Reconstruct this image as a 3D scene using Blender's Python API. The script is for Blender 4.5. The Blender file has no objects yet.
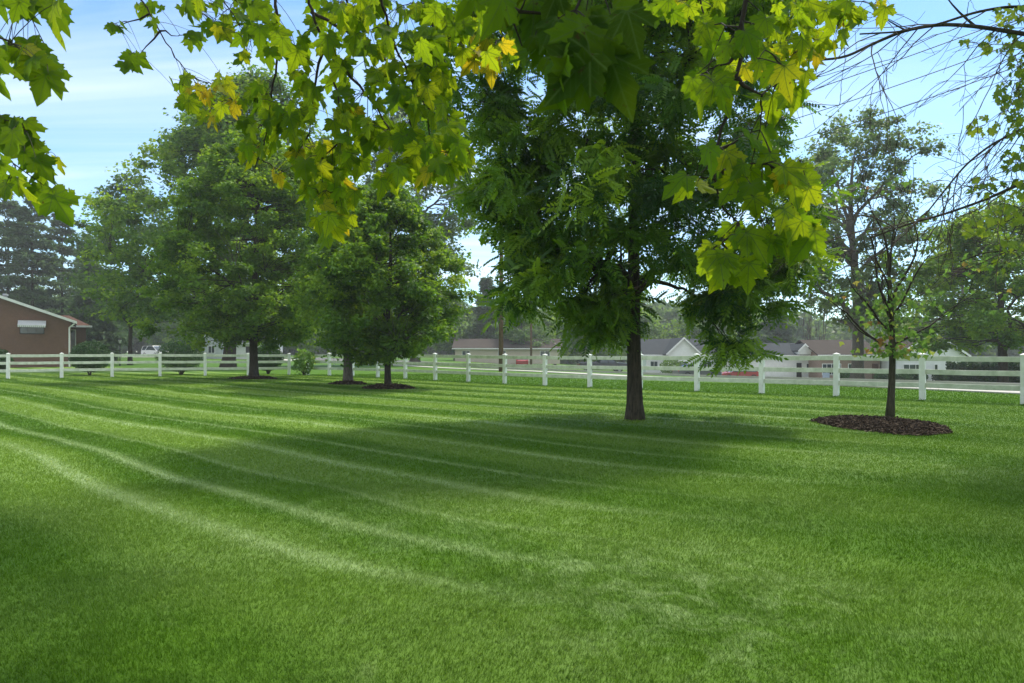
import bpy, math, random
import numpy as np
rng = np.random.default_rng(11)
random.seed(5)
PI = math.pi
F, HC, HY = 683.0, 1.35, 352.0
col = bpy.context.scene.collection

def sm(a, b, v):
    t = np.clip((np.asarray(v, float) - a) / (b - a), 0, 1)
    return t * t * (3 - 2 * t)

NS = np.array([.672, .740])          # normal of the mowing stripes and of the long fence
FC = 22.1

def gz(x, y):
    """terrain height"""
    x = np.asarray(x, float); y = np.asarray(y, float)
    s = x * NS[0] + y * NS[1] - FC
    drop = -2.0 * sm(6, 61, s) * sm(-15, 25, x)
    rise = 0.55 * sm(60, 115, y) * sm(-25, -55, x)
    und = 0.05 * np.sin(x * .21 + 1.3) * np.sin(y * .17) * sm(8, 16, y)
    return drop + rise + und

def at(px, py, Y):
    return np.array([(px - 512) / F * Y, Y, HC - (py - HY) / F * Y])
def gx(px, Y): return (px - 512) / F * Y
def gpt(px, Y):
    x = gx(px, Y); return (x, Y, float(gz(x, Y)))

# ---------------------------------------------------------------- objects
def tag(o, label=None, cat=None, group=None, kind=None):
    if label: o['label'] = label
    if cat: o['category'] = cat
    if group: o['group'] = group
    if kind: o['kind'] = kind
    return o

def thing(name, label, cat, loc=(0, 0, 0), group=None):
    o = bpy.data.objects.new(name, None); col.objects.link(o)
    o.location = tuple(float(c) for c in loc); o.empty_display_size = .2
    return tag(o, label, cat, group)

def origin_of(parent):
    p = parent
    while p.parent is not None: p = p.parent
    return np.array(p.location)

def mesh(name, V, faces, mat, parent=None, rnd=None, smooth=False, uv=None, origin=None):
    """V (n,3) world coords; faces: list of int arrays (k,3) / (k,4) or python lists"""
    V = np.asarray(V, float).reshape(-1, 3)
    if parent is not None: V = V - origin_of(parent)
    elif origin is not None: V = V - np.asarray(origin)
    me = bpy.data.meshes.new(name)
    groups = []
    for f in faces:
        f = np.asarray(f, dtype=np.int32)
        if f.size: groups.append(f)
    nl = sum(f.size for f in groups); npoly = sum(len(f) for f in groups)
    me.vertices.add(len(V)); me.vertices.foreach_set('co', V.astype(np.float32).ravel())
    me.loops.add(nl); me.loops.foreach_set('vertex_index', np.concatenate([f.ravel() for f in groups]))
    tot = np.concatenate([np.full(len(f), f.shape[1], np.int32) for f in groups])
    st = np.concatenate([[0], np.cumsum(tot)[:-1]]).astype(np.int32)
    me.polygons.add(npoly); me.polygons.foreach_set('loop_start', st)
    me.polygons.foreach_set('use_smooth', np.full(npoly, bool(smooth)))
    me.update(calc_edges=True)
    if rnd is not None:
        a = me.attributes.new('rnd', 'FLOAT', 'POINT'); a.data.foreach_set('value', np.asarray(rnd, np.float32))
    if uv is not None:
        a = me.attributes.new('luv', 'FLOAT_VECTOR', 'POINT')
        a.data.foreach_set('vector', np.asarray(uv, np.float32).ravel())
    me.materials.append(mat)
    o = bpy.data.objects.new(name, me); col.objects.link(o)
    if parent is not None: o.parent = parent
    elif origin is not None: o.location = tuple(float(c) for c in origin)
    return o

class MB:
    def __init__(s): s.V = []; s.Q = []; s.T = []; s.n = 0; s.R = []
    def add(s, V, Q=None, T=None, rnd=0.5):
        V = np.asarray(V, float).reshape(-1, 3)
        if Q is not None and len(Q): s.Q.append(np.asarray(Q, int) + s.n)
        if T is not None and len(T): s.T.append(np.asarray(T, int) + s.n)
        s.V.append(V); s.R.append(np.broadcast_to(rnd, (len(V),)) if np.ndim(rnd) == 0 else rnd); s.n += len(V)
        return s
    def box(s, a, b, bev=0.0, M=None, c=None):
        """axis box a..b, optional rotation matrix M about c"""
        a = np.asarray(a, float); b = np.asarray(b, float)
        if bev > 0:
            vs = []; 
            pts = {}
            idx = {}
            for sx in (0, 1):
                for sy in (0, 1):
                    for sz in (0, 1):
                        cn = np.array([(a, b)[sx][0], (a, b)[sy][1], (a, b)[sz][2]])
                        sg = np.array([1 - 2 * sx, 1 - 2 * sy, 1 - 2 * sz])
                        for ax in range(3):
                            p = cn + sg * bev; p[ax] = cn[ax]
                            idx[(sx, sy, sz, ax)] = len(vs); vs.append(p)
            Q = []; T = []
            for ax in range(3):
                o1, o2 = (ax + 1) % 3, (ax + 2) % 3
                for sd in (0, 1):
                    q = []
                    for (u, v) in ((0, 0), (1, 0), (1, 1), (0, 1)):
                        k = [0, 0, 0]; k[ax] = sd; k[o1] = u; k[o2] = v
                        q.append(idx[(k[0], k[1], k[2], ax)])
                    Q.append(q if sd else q[::-1])
                for u in (0, 1):
                    for v in (0, 1):
                        k0 = [0, 0, 0]; k1 = [0, 0, 0]; k0[ax] = 0; k1[ax] = 1
                        for k in (k0, k1): k[o1] = u; k[o2] = v
                        q = [idx[(*k0, o1)], idx[(*k1, o1)], idx[(*k1, o2)], idx[(*k0, o2)]]
                        Q.append(q if (u == v) else q[::-1])
            for sx in (0, 1):
                for sy in (0, 1):
                    for sz in (0, 1):
                        t = [idx[(sx, sy, sz, 0)], idx[(sx, sy, sz, 1)], idx[(sx, sy, sz, 2)]]
                        T.append(t if (sx + sy + sz) % 2 else t[::-1])
            V = np.array(vs)
        else:
            V = np.array([[(a, b)[i][0], (a, b)[j][1], (a, b)[k][2]] for i in (0, 1) for j in (0, 1) for k in (0, 1)])
            Q = [[0, 1, 3, 2], [4, 6, 7, 5], [0, 4, 5, 1], [2, 3, 7, 6], [0, 2, 6, 4], [1, 5, 7, 3]]; T = []
        if M is not None:
            c = np.asarray(c if c is not None else (a + b) / 2, float)
            V = (V - c) @ np.asarray(M).T + c
        return s.add(V, Q, T)
    def bar(s, p, q, w, h, bev=0.0):
        """box from p to q with width w (horizontal) and height h"""
        p = np.asarray(p, float); q = np.asarray(q, float); d = q - p; L = np.linalg.norm(d); d /= L
        up = np.array([0, 0, 1.]) if abs(d[2]) < .95 else np.array([0, 1., 0])
        sd = np.cross(d, up); sd /= np.linalg.norm(sd); u2 = np.cross(sd, d)
        t = MB(); t.box((0, -w / 2, -h / 2), (L, w / 2, h / 2), bev)
        for V, in zip(t.V): pass
        V = np.concatenate(t.V); V = p + V[:, :1] * d - V[:, 1:2] * sd + V[:, 2:3] * u2
        return s.add(V, np.concatenate(t.Q), np.concatenate(t.T) if t.T else None)
    def tube(s, pts, rad, n=6, rnd=0.5, cap=True):
        V, Q = tube(pts, rad, n)
        k = len(V) // n
        T = []
        if cap:
            V = np.vstack([V, np.asarray(pts[0]), np.asarray(pts[-1])]); a, b = len(V) - 2, len(V) - 1
            for i in range(n):
                j = (i + 1) % n
                T.append([a, j, i]); T.append([b, (k - 1) * n + i, (k - 1) * n + j])
        return s.add(V, Q, T, rnd)
    def poly(s, pts, d):
        """extrude planar polygon pts (k,3) by vector d; fan caps (convex)"""
        P = np.asarray(pts, float); k = len(P); V = np.vstack([P, P + np.asarray(d, float)])
        T = [[0, i + 1, i] for i in range(1, k - 1)] + [[k, k + i, k + i + 1] for i in range(1, k - 1)]
        Q = [[i, (i + 1) % k, k + (i + 1) % k, k + i] for i in range(k)]
        return s.add(V, Q, T)
    def build(s, name, mat, parent=None, smooth=False, origin=None):
        fs = []
        if s.Q: fs.append(np.concatenate(s.Q))
        if s.T: fs.append(np.concatenate(s.T))
        return mesh(name, np.concatenate(s.V), fs, mat, parent, np.concatenate(s.R), smooth, None, origin)

def tube(pts, rad, n=6):
    P = np.asarray(pts, float); k = len(P)
    rad = np.broadcast_to(np.asarray(rad, float), (k,))
    D = np.gradient(P, axis=0); D /= np.linalg.norm(D, axis=1)[:, None] + 1e-9
    ref = np.array([0.31, .95, .05]) if abs(D[:, 1].mean()) < .8 else np.array([1., 0, 0.1])
    A = np.cross(D, ref); A /= np.linalg.norm(A, axis=1)[:, None] + 1e-9
    B = np.cross(D, A)
    th = np.arange(n) / n * 2 * PI
    V = P[:, None, :] + rad[:, None, None] * (np.cos(th)[None, :, None] * A[:, None, :] + np.sin(th)[None, :, None] * B[:, None, :])
    i = np.arange(k - 1)[:, None]; j = np.arange(n)[None, :]; j2 = (j + 1) % n
    Q = np.stack([i * n + j, i * n + j2, (i + 1) * n + j2, (i + 1) * n + j], -1).reshape(-1, 4)
    return V.reshape(-1, 3), Q

def instance(tv, tf, pos, X, Y, Z, sc):
    """template verts tv (m,3) with faces tf at each pos with axes X,Y,Z"""
    n, m = len(pos), len(tv)
    V = pos[:, None, :] + sc[:, None, None] * (tv[None, :, 0:1] * X[:, None, :] + tv[None, :, 1:2] * Y[:, None, :] + tv[None, :, 2:3] * Z[:, None, :])
    off = (np.arange(n) * m)[:, None, None]
    return V.reshape(-1, 3), [(np.asarray(f)[None] + off).reshape(-1, np.asarray(f).shape[1]) for f in tf]

def frame(Yd, Nd):
    """Yd = leaf axis, Nd = approx normal -> orthonormal X, Y, Z"""
    Y = Yd / (np.linalg.norm(Yd, axis=1)[:, None] + 1e-9)
    X = np.cross(Y, Nd); X /= np.linalg.norm(X, axis=1)[:, None] + 1e-9
    return X, Y, np.cross(X, Y)

# ---------------------------------------------------------------- materials
def new_mat(name):
    m = bpy.data.materials.new(name); m.use_nodes = True
    nt = m.node_tree; nt.nodes.clear()
    out = nt.nodes.new('ShaderNodeOutputMaterial')
    return m, nt, out
def N(nt, t, **k):
    n = nt.nodes.new(t)
    for a, b in k.items():
        if a in n.inputs.keys() if isinstance(a, str) else False: n.inputs[a].default_value = b
        else: setattr(n, a, b)
    return n
def ramp(nt, stops, src):
    r = nt.nodes.new('ShaderNodeValToRGB'); e = r.color_ramp.elements
    while len(e) < len(stops): e.new(.5)
    for el, (p, c) in zip(e, stops): el.position = p; el.color = (*c, 1)
    nt.links.new(src, r.inputs[0]); return r.outputs[0]
def math_(nt, op, a, b=None, c=None):
    n = nt.nodes.new('ShaderNodeMath'); n.operation = op
    for i, v in enumerate((a, b, c)):
        if v is None: continue
        if isinstance(v, (int, float)): n.inputs[i].default_value = v
        else: nt.links.new(v, n.inputs[i])
    return n.outputs[0]
def noise(nt, scale, detail=4, rough=.55, vec=None, dist=0):
    n = nt.nodes.new('ShaderNodeTexNoise'); n.inputs['Scale'].default_value = scale
    n.inputs['Detail'].default_value = detail; n.inputs['Roughness'].default_value = rough
    n.inputs['Distortion'].default_value = dist
    if vec is not None: nt.links.new(vec, n.inputs['Vector'])
    return n.outputs['Fac']
def mixc(nt, f, a, b, mode='MIX'):
    n = nt.nodes.new('ShaderNodeMix'); n.data_type = 'RGBA'; n.blend_type = mode
    for i, v in ((0, f), (6, a), (7, b)):
        if isinstance(v, (int, float)): n.inputs[i].default_value = v
        elif isinstance(v, tuple): n.inputs[i].default_value = (*v, 1)
        else: nt.links.new(v, n.inputs[i])
    return n.outputs[2]
def world_pos(nt): return nt.nodes.new('ShaderNodeNewGeometry').outputs['Position']

def simple(name, c, c2=None, scale=3., rough=.7, bump=0., bscale=30., metal=0., spec=.4, detail=5):
    m, nt, out = new_mat(name); b = nt.nodes.new('ShaderNodeBsdfPrincipled')
    b.inputs['Roughness'].default_value = rough; b.inputs['Metallic'].default_value = metal
    b.inputs['Specular IOR Level'].default_value = spec
    p = world_pos(nt)
    if c2 is None: c2 = tuple(x * .75 for x in c)
    f = noise(nt, scale, detail, .6, p)
    cc = ramp(nt, [(.3, c2), (.68, c)], f); nt.links.new(cc, b.inputs['Base Color'])
    if bump:
        bn = nt.nodes.new('ShaderNodeBump'); bn.inputs['Strength'].default_value = bump; bn.inputs['Distance'].default_value = .02
        nt.links.new(noise(nt, bscale, 6, .6, p), bn.inputs['Height']); nt.links.new(bn.outputs[0], b.inputs['Normal'])
    nt.links.new(b.outputs[0], out.inputs[0]); return m

def leaf_mat(name, stops, tr_stops=None, fac=.4, rough=.5, veins=False, spec=.35):
    m, nt, out = new_mat(name)
    at_ = nt.nodes.new('ShaderNodeAttribute'); at_.attribute_name = 'rnd'
    b = nt.nodes.new('ShaderNodeBsdfPrincipled'); b.inputs['Roughness'].default_value = rough
    b.inputs['Specular IOR Level'].default_value = spec
    t = nt.nodes.new('ShaderNodeBsdfTranslucent'); mx = nt.nodes.new('ShaderNodeMixShader')
    c1 = ramp(nt, stops, at_.outputs['Fac']); c2 = ramp(nt, tr_stops or [(p, tuple(min(1, x * 1.6) for x in c)) for p, c in stops], at_.outputs['Fac'])
    if veins:
        uv = nt.nodes.new('ShaderNodeAttribute'); uv.attribute_name = 'luv'
        sx = nt.nodes.new('ShaderNodeSeparateXYZ'); nt.links.new(uv.outputs['Vector'], sx.inputs[0])
        x, y = sx.outputs[0], sx.outputs[1]
        th = math_(nt, 'ARCTAN2', x, y)
        w = math.radians(43)
        k = math_(nt, 'SUBTRACT', th, math_(nt, 'MULTIPLY', math_(nt, 'ROUND', math_(nt, 'DIVIDE', th, w)), w))
        r = math_(nt, 'SQRT', math_(nt, 'ADD', math_(nt, 'MULTIPLY', x, x), math_(nt, 'MULTIPLY', y, y)))
        d = math_(nt, 'ABSOLUTE', math_(nt, 'MULTIPLY', r, math_(nt, 'SINE', k)))
        along = math_(nt, 'MULTIPLY', r, math_(nt, 'COSINE', k))
        # side veins leave the main ones at an angle
        e = math_(nt, 'SUBTRACT', along, math_(nt, 'MULTIPLY', d, 1.1))
        sv = math_(nt, 'ABSOLUTE', math_(nt, 'SUBTRACT', math_(nt, 'FRACT', math_(nt, 'MULTIPLY', e, 8.0)), .5))
        m1 = math_(nt, 'LESS_THAN', d, .016)
        m2 = math_(nt, 'MULTIPLY', math_(nt, 'LESS_THAN', sv, .07), .5)
        vm = math_(nt, 'MAXIMUM', m1, m2)
        c1 = mixc(nt, math_(nt, 'MULTIPLY', vm, .5), c1, (.22, .32, .09))
        c2 = mixc(nt, math_(nt, 'MULTIPLY', vm, .8), c2, (.10, .16, .01))
        nf = noise(nt, 3.0, 3, .6, uv.outputs['Vector'])
        c1 = mixc(nt, .35, c1, ramp(nt, [(.3, (.5, .5, .5)), (.7, (1, 1, 1))], nf), 'MULTIPLY')
    if veins:
        sp_m = ramp(nt, [(.66, (0, 0, 0)), (.70, (1, 1, 1))], noise(nt, 7.0, 3, .6, uv.outputs['Vector']))
        c1 = mixc(nt, math_(nt, 'MULTIPLY', sp_m, .8), c1, (.10, .06, .02)); c2 = mixc(nt, math_(nt, 'MULTIPLY', sp_m, .8), c2, (.10, .06, .02))
    nt.links.new(c1, b.inputs['Base Color']); nt.links.new(c2, t.inputs['Color'])
    mx.inputs[0].default_value = fac
    nt.links.new(b.outputs[0], mx.inputs[1]); nt.links.new(t.outputs[0], mx.inputs[2]); nt.links.new(mx.outputs[0], out.inputs[0])
    return m

def grass_mat(name, blades):
    m, nt, out = new_mat(name); p = world_pos(nt)
    sx = nt.nodes.new('ShaderNodeSeparateXYZ'); nt.links.new(p, sx.inputs[0]); x, y = sx.outputs[0], sx.outputs[1]
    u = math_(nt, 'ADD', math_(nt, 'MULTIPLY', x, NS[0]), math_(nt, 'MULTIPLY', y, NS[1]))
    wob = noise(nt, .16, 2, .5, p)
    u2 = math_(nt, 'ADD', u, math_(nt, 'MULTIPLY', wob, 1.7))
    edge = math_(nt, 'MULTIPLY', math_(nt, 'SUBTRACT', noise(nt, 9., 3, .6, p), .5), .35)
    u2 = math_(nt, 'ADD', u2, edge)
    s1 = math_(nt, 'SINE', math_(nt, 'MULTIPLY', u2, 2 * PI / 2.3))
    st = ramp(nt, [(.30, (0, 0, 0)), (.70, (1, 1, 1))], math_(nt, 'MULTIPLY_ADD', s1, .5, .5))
    # narrow pale wheel tracks
    wv = math_(nt, 'SUBTRACT', math_(nt, 'MULTIPLY', x, .74), math_(nt, 'MULTIPLY', y, .67))
    bend = math_(nt, 'MULTIPLY', math_(nt, 'POWER', math_(nt, 'MAXIMUM', math_(nt, 'ADD', wv, 5.0), 0.0), 2.0), -.08)
    fade = math_(nt, 'SUBTRACT', 1.0, math_(nt, 'SMOOTH_MIN', math_(nt, 'MAXIMUM', math_(nt, 'MULTIPLY_ADD', wv, .33, 1.6), 0.0), .9, .1))
    ut = math_(nt, 'ADD', math_(nt, 'ADD', math_(nt, 'ADD', u, bend), math_(nt, 'MULTIPLY', math_(nt, 'SUBTRACT', wob, .5), .8)), math_(nt, 'MULTIPLY', edge, .35))
    for c0, hwid, amp in ((2.30, .10, 1.), (3.02, .09, .9), (3.75, .05, .5), (4.70, .10, .8), (5.6, .06, .6), (6.9, .10, .8), (7.9, .06, .5), (9.2, .12, .8), (10.6, .08, .6), (12.1, .12, .8), (14., .14, .7), (16.2, .16, .7), (18.6, .18, .7)):
        q = math_(nt, 'DIVIDE', math_(nt, 'SUBTRACT', ut, c0), hwid * 1.05)
        gsn = math_(nt, 'MULTIPLY', math_(nt, 'POWER', 2.718, math_(nt, 'MULTIPLY', math_(nt, 'MULTIPLY', q, q), -1.0)), amp)
        tr = gsn if c0 == 2.30 else math_(nt, 'MAXIMUM', tr, gsn)
    # cross mowing, fainter
    v = math_(nt, 'SUBTRACT', math_(nt, 'MULTIPLY', y, .55), math_(nt, 'MULTIPLY', x, .83))
    s2 = math_(nt, 'SINE', math_(nt, 'MULTIPLY', math_(nt, 'ADD', v, math_(nt, 'MULTIPLY', noise(nt, .12, 2, .5, p), 3.)), 2 * PI / 2.4))
    cr = math_(nt, 'MULTIPLY_ADD', s2, .5, .5)
    patch = noise(nt, .35, 4, .6, p); fine = noise(nt, 14., 5, .65, p); mid = noise(nt, 2.2, 4, .6, p)
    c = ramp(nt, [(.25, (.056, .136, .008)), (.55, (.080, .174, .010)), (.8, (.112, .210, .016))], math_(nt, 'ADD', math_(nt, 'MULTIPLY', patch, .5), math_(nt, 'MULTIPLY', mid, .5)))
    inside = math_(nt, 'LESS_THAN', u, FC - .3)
    lit = mixc(nt, math_(nt, 'MULTIPLY', math_(nt, 'MULTIPLY', st, inside), math_(nt, 'MULTIPLY_ADD', math_(nt, 'SUBTRACT', 1.0, math_(nt, 'SMOOTH_MIN', math_(nt, 'MAXIMUM', math_(nt, 'MULTIPLY_ADD', wv, .10, 1.2), 0.0), 1.0, .1)), .68, .26)), c, (.185, .290, .055))  # mowing stripes; sheen of leaning blades partly painted into the colour
    trm = nt.nodes.new('ShaderNodeMath'); trm.operation = 'MULTIPLY'
    tr = math_(nt, 'MULTIPLY', tr, fade); nt.links.new(tr, trm.inputs[0]); nt.links.new(inside, trm.inputs[1])
    trn = math_(nt, 'MULTIPLY', trm.outputs[0], math_(nt, 'MULTIPLY', ramp(nt, [(.26, (.15, .15, .15)), (.50, (1, 1, 1))], noise(nt, .3, 3, .5, p)), .85))
    lit = mixc(nt, trn, lit, (.32, .42, .20))
    lit = mixc(nt, math_(nt, 'MULTIPLY', math_(nt, 'MULTIPLY', cr, inside), .16), lit, (.15, .22, .07))
    # clippings
    cl = ramp(nt, [(.60, (0, 0, 0)), (.72, (1, 1, 1))], noise(nt, 1.1, 6, .72, p, 1.2))
    lit = mixc(nt, math_(nt, 'MULTIPLY', cl, .22), lit, (.26, .34, .14))
    for (qx, qy, qr, am) in ((1.0, 3.75, 1.3, .55), (4.6, 8.0, 1.6, .35), (-.6, 5.6, 2.6, .25)):
        dq = math_(nt, 'SQRT', math_(nt, 'ADD', math_(nt, 'POWER', math_(nt, 'SUBTRACT', x, qx), 2.0), math_(nt, 'POWER', math_(nt, 'SUBTRACT', y, qy), 2.0)))
        mk = ramp(nt, [(.2, (1, 1, 1)), (1., (0, 0, 0))], math_(nt, 'DIVIDE', dq, qr))
        sw = ramp(nt, [(.46, (0, 0, 0)), (.62, (1, 1, 1))], noise(nt, 2.6, 6, .75, p, 1.8))
        lit = mixc(nt, math_(nt, 'MULTIPLY', math_(nt, 'MULTIPLY', mk, sw), am), lit, (.32, .42, .20))
    dk = ramp(nt, [(.3, (.62, .66, .55)), (.62, (1, 1, 1))], fine)
    lit = mixc(nt, .75 if not blades else .35, lit, dk, 'MULTIPLY')
    b = nt.nodes.new('ShaderNodeBsdfPrincipled'); b.inputs['Roughness'].default_value = .75; b.inputs['Specular IOR Level'].default_value = .1
    if blades:
        a = nt.nodes.new('ShaderNodeAttribute'); a.attribute_name = 'rnd'
        v_ = ramp(nt, [(0, (.74, .80, .62)), (.6, (1.0, 1.0, 1.0)), (.95, (1.15, 1.1, 1.05)), (1., (1.6, 1.35, 1.2))], a.outputs['Fac'])
        lit = mixc(nt, 1., lit, v_, 'MULTIPLY')
        nt.links.new(lit, b.inputs['Base Color'])
        t = nt.nodes.new('ShaderNodeBsdfTranslucent'); nt.links.new(mixc(nt, 1., lit, (1.5, 1.5, 1.0), 'MULTIPLY'), t.inputs['Color'])
        mx = nt.nodes.new('ShaderNodeMixShader'); mx.inputs[0].default_value = .4
        nt.links.new(b.outputs[0], mx.inputs[1]); nt.links.new(t.outputs[0], mx.inputs[2]); nt.links.new(mx.outputs[0], out.inputs[0])
    else:
        nt.links.new(lit, b.inputs['Base Color'])
        bn = nt.nodes.new('ShaderNodeBump'); bn.inputs['Strength'].default_value = .6; bn.inputs['Distance'].default_value = .04
        nt.links.new(fine, bn.inputs['Height']); nt.links.new(bn.outputs[0], b.inputs['Normal']); nt.links.new(b.outputs[0], out.inputs[0])
    return m

def bark_mat(name, c, c2):
    m, nt, out = new_mat(name); p = world_pos(nt)
    mp = nt.nodes.new('ShaderNodeMapping'); mp.inputs['Scale'].default_value = (1, 1, .16); nt.links.new(p, mp.inputs[0])
    f = noise(nt, 26, 6, .7, mp.outputs[0]); g = noise(nt, 2.5, 3, .6, p)
    b = nt.nodes.new('ShaderNodeBsdfPrincipled'); b.inputs['Roughness'].default_value = .9; b.inputs['Specular IOR Level'].default_value = .15
    cc = ramp(nt, [(.36, c2), (.64, c)], f); cc = mixc(nt, math_(nt, 'MULTIPLY', g, .25), cc, (.09, .10, .06))
    nt.links.new(cc, b.inputs['Base Color'])
    bn = nt.nodes.new('ShaderNodeBump'); bn.inputs['Strength'].default_value = .9; bn.inputs['Distance'].default_value = .05
    nt.links.new(f, bn.inputs['Height']); nt.links.new(bn.outputs[0], b.inputs['Normal']); nt.links.new(b.outputs[0], out.inputs[0]); return m

def brick_mat(name, c1, c2, mortar, sc=1.):
    m, nt, out = new_mat(name); p = world_pos(nt)
    sx = nt.nodes.new('ShaderNodeSeparateXYZ'); nt.links.new(p, sx.inputs[0])
    cb = nt.nodes.new('ShaderNodeCombineXYZ'); nt.links.new(math_(nt, 'ADD', sx.outputs[0], sx.outputs[1]), cb.inputs[0]); nt.links.new(sx.outputs[2], cb.inputs[1])
    bt = nt.nodes.new('ShaderNodeTexBrick'); nt.links.new(cb.outputs[0], bt.inputs['Vector'])
    bt.inputs['Scale'].default_value = 4.4 * sc; bt.inputs['Color1'].default_value = (*c1, 1); bt.inputs['Color2'].default_value = (*c2, 1)
    bt.inputs['Mortar'].default_value = (*mortar, 1); bt.inputs['Mortar Size'].default_value = .012
    b = nt.nodes.new('ShaderNodeBsdfPrincipled'); b.inputs['Roughness'].default_value = .9
    nt.links.new(mixc(nt, .4, bt.outputs[0], ramp(nt, [(.3, (.6, .6, .6)), (.7, (1, 1, 1))], noise(nt, .8, 5, .6, p)), 'MULTIPLY'), b.inputs['Base Color'])
    nt.links.new(b.outputs[0], out.inputs[0]); return m

def siding_mat(name, c, pitch=.2, axis=2, dark=.72, rough=.6, spec=.4, bump=.5):
    m, nt, out = new_mat(name); p = world_pos(nt)
    sx = nt.nodes.new('ShaderNodeSeparateXYZ'); nt.links.new(p, sx.inputs[0])
    fr = math_(nt, 'FRACT', math_(nt, 'DIVIDE', sx.outputs[axis], pitch))
    b = nt.nodes.new('ShaderNodeBsdfPrincipled'); b.inputs['Roughness'].default_value = rough; b.inputs['Specular IOR Level'].default_value = spec
    g = ramp(nt, [(.3, tuple(x * .88 for x in c)), (.7, c)], noise(nt, 1.2, 4, .6, p))
    ln = ramp(nt, [(.0, (dark,) * 3), (.12, (1, 1, 1))], fr)
    nt.links.new(mixc(nt, 1., g, ln, 'MULTIPLY'), b.inputs['Base Color'])
    bn = nt.nodes.new('ShaderNodeBump'); bn.inputs['Strength'].default_value = bump; bn.inputs['Distance'].default_value = .02
    nt.links.new(fr, bn.inputs['Height']); nt.links.new(bn.outputs[0], b.inputs['Normal']); nt.links.new(b.outputs[0], out.inputs[0]); return m

def mulch_mat():
    m, nt, out = new_mat('mulch'); p = world_pos(nt)
    a = nt.nodes.new('ShaderNodeAttribute'); a.attribute_name = 'rnd'
    b = nt.nodes.new('ShaderNodeBsdfPrincipled'); b.inputs['Roughness'].default_value = .95; b.inputs['Specular IOR Level'].default_value = .1
    c = ramp(nt, [(0, (.020, .014, .010)), (.55, (.050, .034, .024)), (.9, (.10, .072, .052)), (1, (.19, .15, .115))], a.outputs['Fac'])
    nt.links.new(c, b.inputs['Base Color']); nt.links.new(b.outputs[0], out.inputs[0]); return m

def glass_mat(name, c=(.02, .03, .035)):
    m, nt, out = new_mat(name); b = nt.nodes.new('ShaderNodeBsdfPrincipled'); b.inputs['Roughness'].default_value = .06
    b.inputs['Base Color'].default_value = (*c, 1); b.inputs['Specular IOR Level'].default_value = .8
    p = world_pos(nt); nt.links.new(ramp(nt, [(.3, c), (.7, tuple(x * 2.2 for x in c))], noise(nt, .9, 2, .5, p)), b.inputs['Base Color'])
    nt.links.new(b.outputs[0], out.inputs[0]); return m

M = {}
M['ground'] = grass_mat('lawn_grass', False); M['blades'] = grass_mat('grass_blades', True)
M['fence'] = simple('fence_vinyl', (.86, .87, .84), (.72, .74, .68), 5., .5, .12, 60)
M['rail'] = simple('fence_rail_vinyl', (.72, .74, .65), (.46, .50, .39), 4., .55, .12, 60)
M['bark'] = bark_mat('bark', (.085, .066, .050), (.020, .015, .012))
M['bark_grey'] = bark_mat('bark_grey', (.17, .145, .12), (.06, .05, .042))
M['twig'] = simple('twig_bark', (.050, .034, .026), (.020, .012, .010), 20., .8)
M['deadtwig'] = simple('dead_twig', (.085, .065, .048), (.04, .03, .024), 20., .85)
M['maple_far'] = leaf_mat('maple_leaves', [(0, (.036, .095, .006)), (.5, (.080, .170, .012)), (1, (.17, .28, .020))], [(0, (.11, .24, .008)), (.5, (.24, .42, .014)), (1, (.46, .62, .02))], fac=.45)
M['maple_light'] = leaf_mat('light_leaves', [(0, (.035, .080, .025)), (.5, (.065, .125, .034)), (1, (.12, .19, .05))], [(0, (.09, .2, .03)), (1, (.26, .42, .06))], fac=.42)
M['walnut'] = leaf_mat('feathery_leaves', [(0, (.016, .056, .014)), (.5, (.080, .175, .012)), (1, (.17, .28, .022))], [(0, (.10, .24, .008)), (.5, (.25, .44, .014)), (1, (.45, .62, .02))], fac=.45)
M['hazy'] = leaf_mat('haze_pale_leaves', [(0, (.035, .070, .030)), (.5, (.060, .110, .040)), (1, (.13, .20, .065))], [(0, (.12, .22, .04)), (1, (.34, .48, .10))], fac=.42)  # paler leaf colours stand in for distance haze
M['conifer'] = leaf_mat('needles', [(0, (.04, .075, .035)), (.5, (.075, .13, .06)), (1, (.13, .2, .09))], [(0, (.06, .12, .04)), (1, (.2, .3, .1))], fac=.35, rough=.6)  # needle colours lifted to imitate haze over the far pines
M['shrub'] = leaf_mat('shrub_leaves', [(0, (.012, .040, .010)), (.6, (.030, .085, .014)), (1, (.065, .14, .022))], fac=.25)
M['sapling'] = leaf_mat('sapling_leaves', [(0, (.10, .19, .03)), (.75, (.15, .26, .04)), (.95, (.26, .28, .05)), (1, (.30, .12, .04))], fac=.45)
M['near'] = leaf_mat('near_maple_leaves', [(0, (.030, .075, .010)), (.5, (.055, .115, .014)), (.88, (.13, .20, .014)), (1, (.32, .26, .02))],
                     [(0, (.13, .19, .006)), (.5, (.30, .50, .010)), (.88, (.60, .70, .014)), (1, (.82, .60, .02))], fac=.52, veins=True, rough=.75, spec=.12)  # dark low end paints in shade on the top-centre leaves
M['near_right'] = leaf_mat('right_maple_leaves', [(0, (.05, .11, .015)), (.6, (.10, .19, .02)), (1, (.17, .27, .03))], [(0, (.2, .34, .02)), (1, (.5, .6, .04))], fac=.45)
M['mulch'] = mulch_mat()
M['concrete'] = simple('concrete', (.50, .47, .43), (.40, .38, .35), 2., .9, .3, 40)
M['asphalt'] = simple('asphalt', (.17, .165, .16), (.12, .118, .115), 1.5, .95, .3, 80)
M['roof_grey'] = siding_mat('roof_grey', (.070, .076, .082), .16, 2, .7, 1.0, .03, .1)
M['roof_brown'] = siding_mat('roof_brown', (.085, .072, .064), .16, 2, .7, 1.0, .03, .1)
M['roof_red'] = siding_mat('roof_red', (.12, .068, .052), .16, 2, .7, 1.0, .03, .1)
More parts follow.
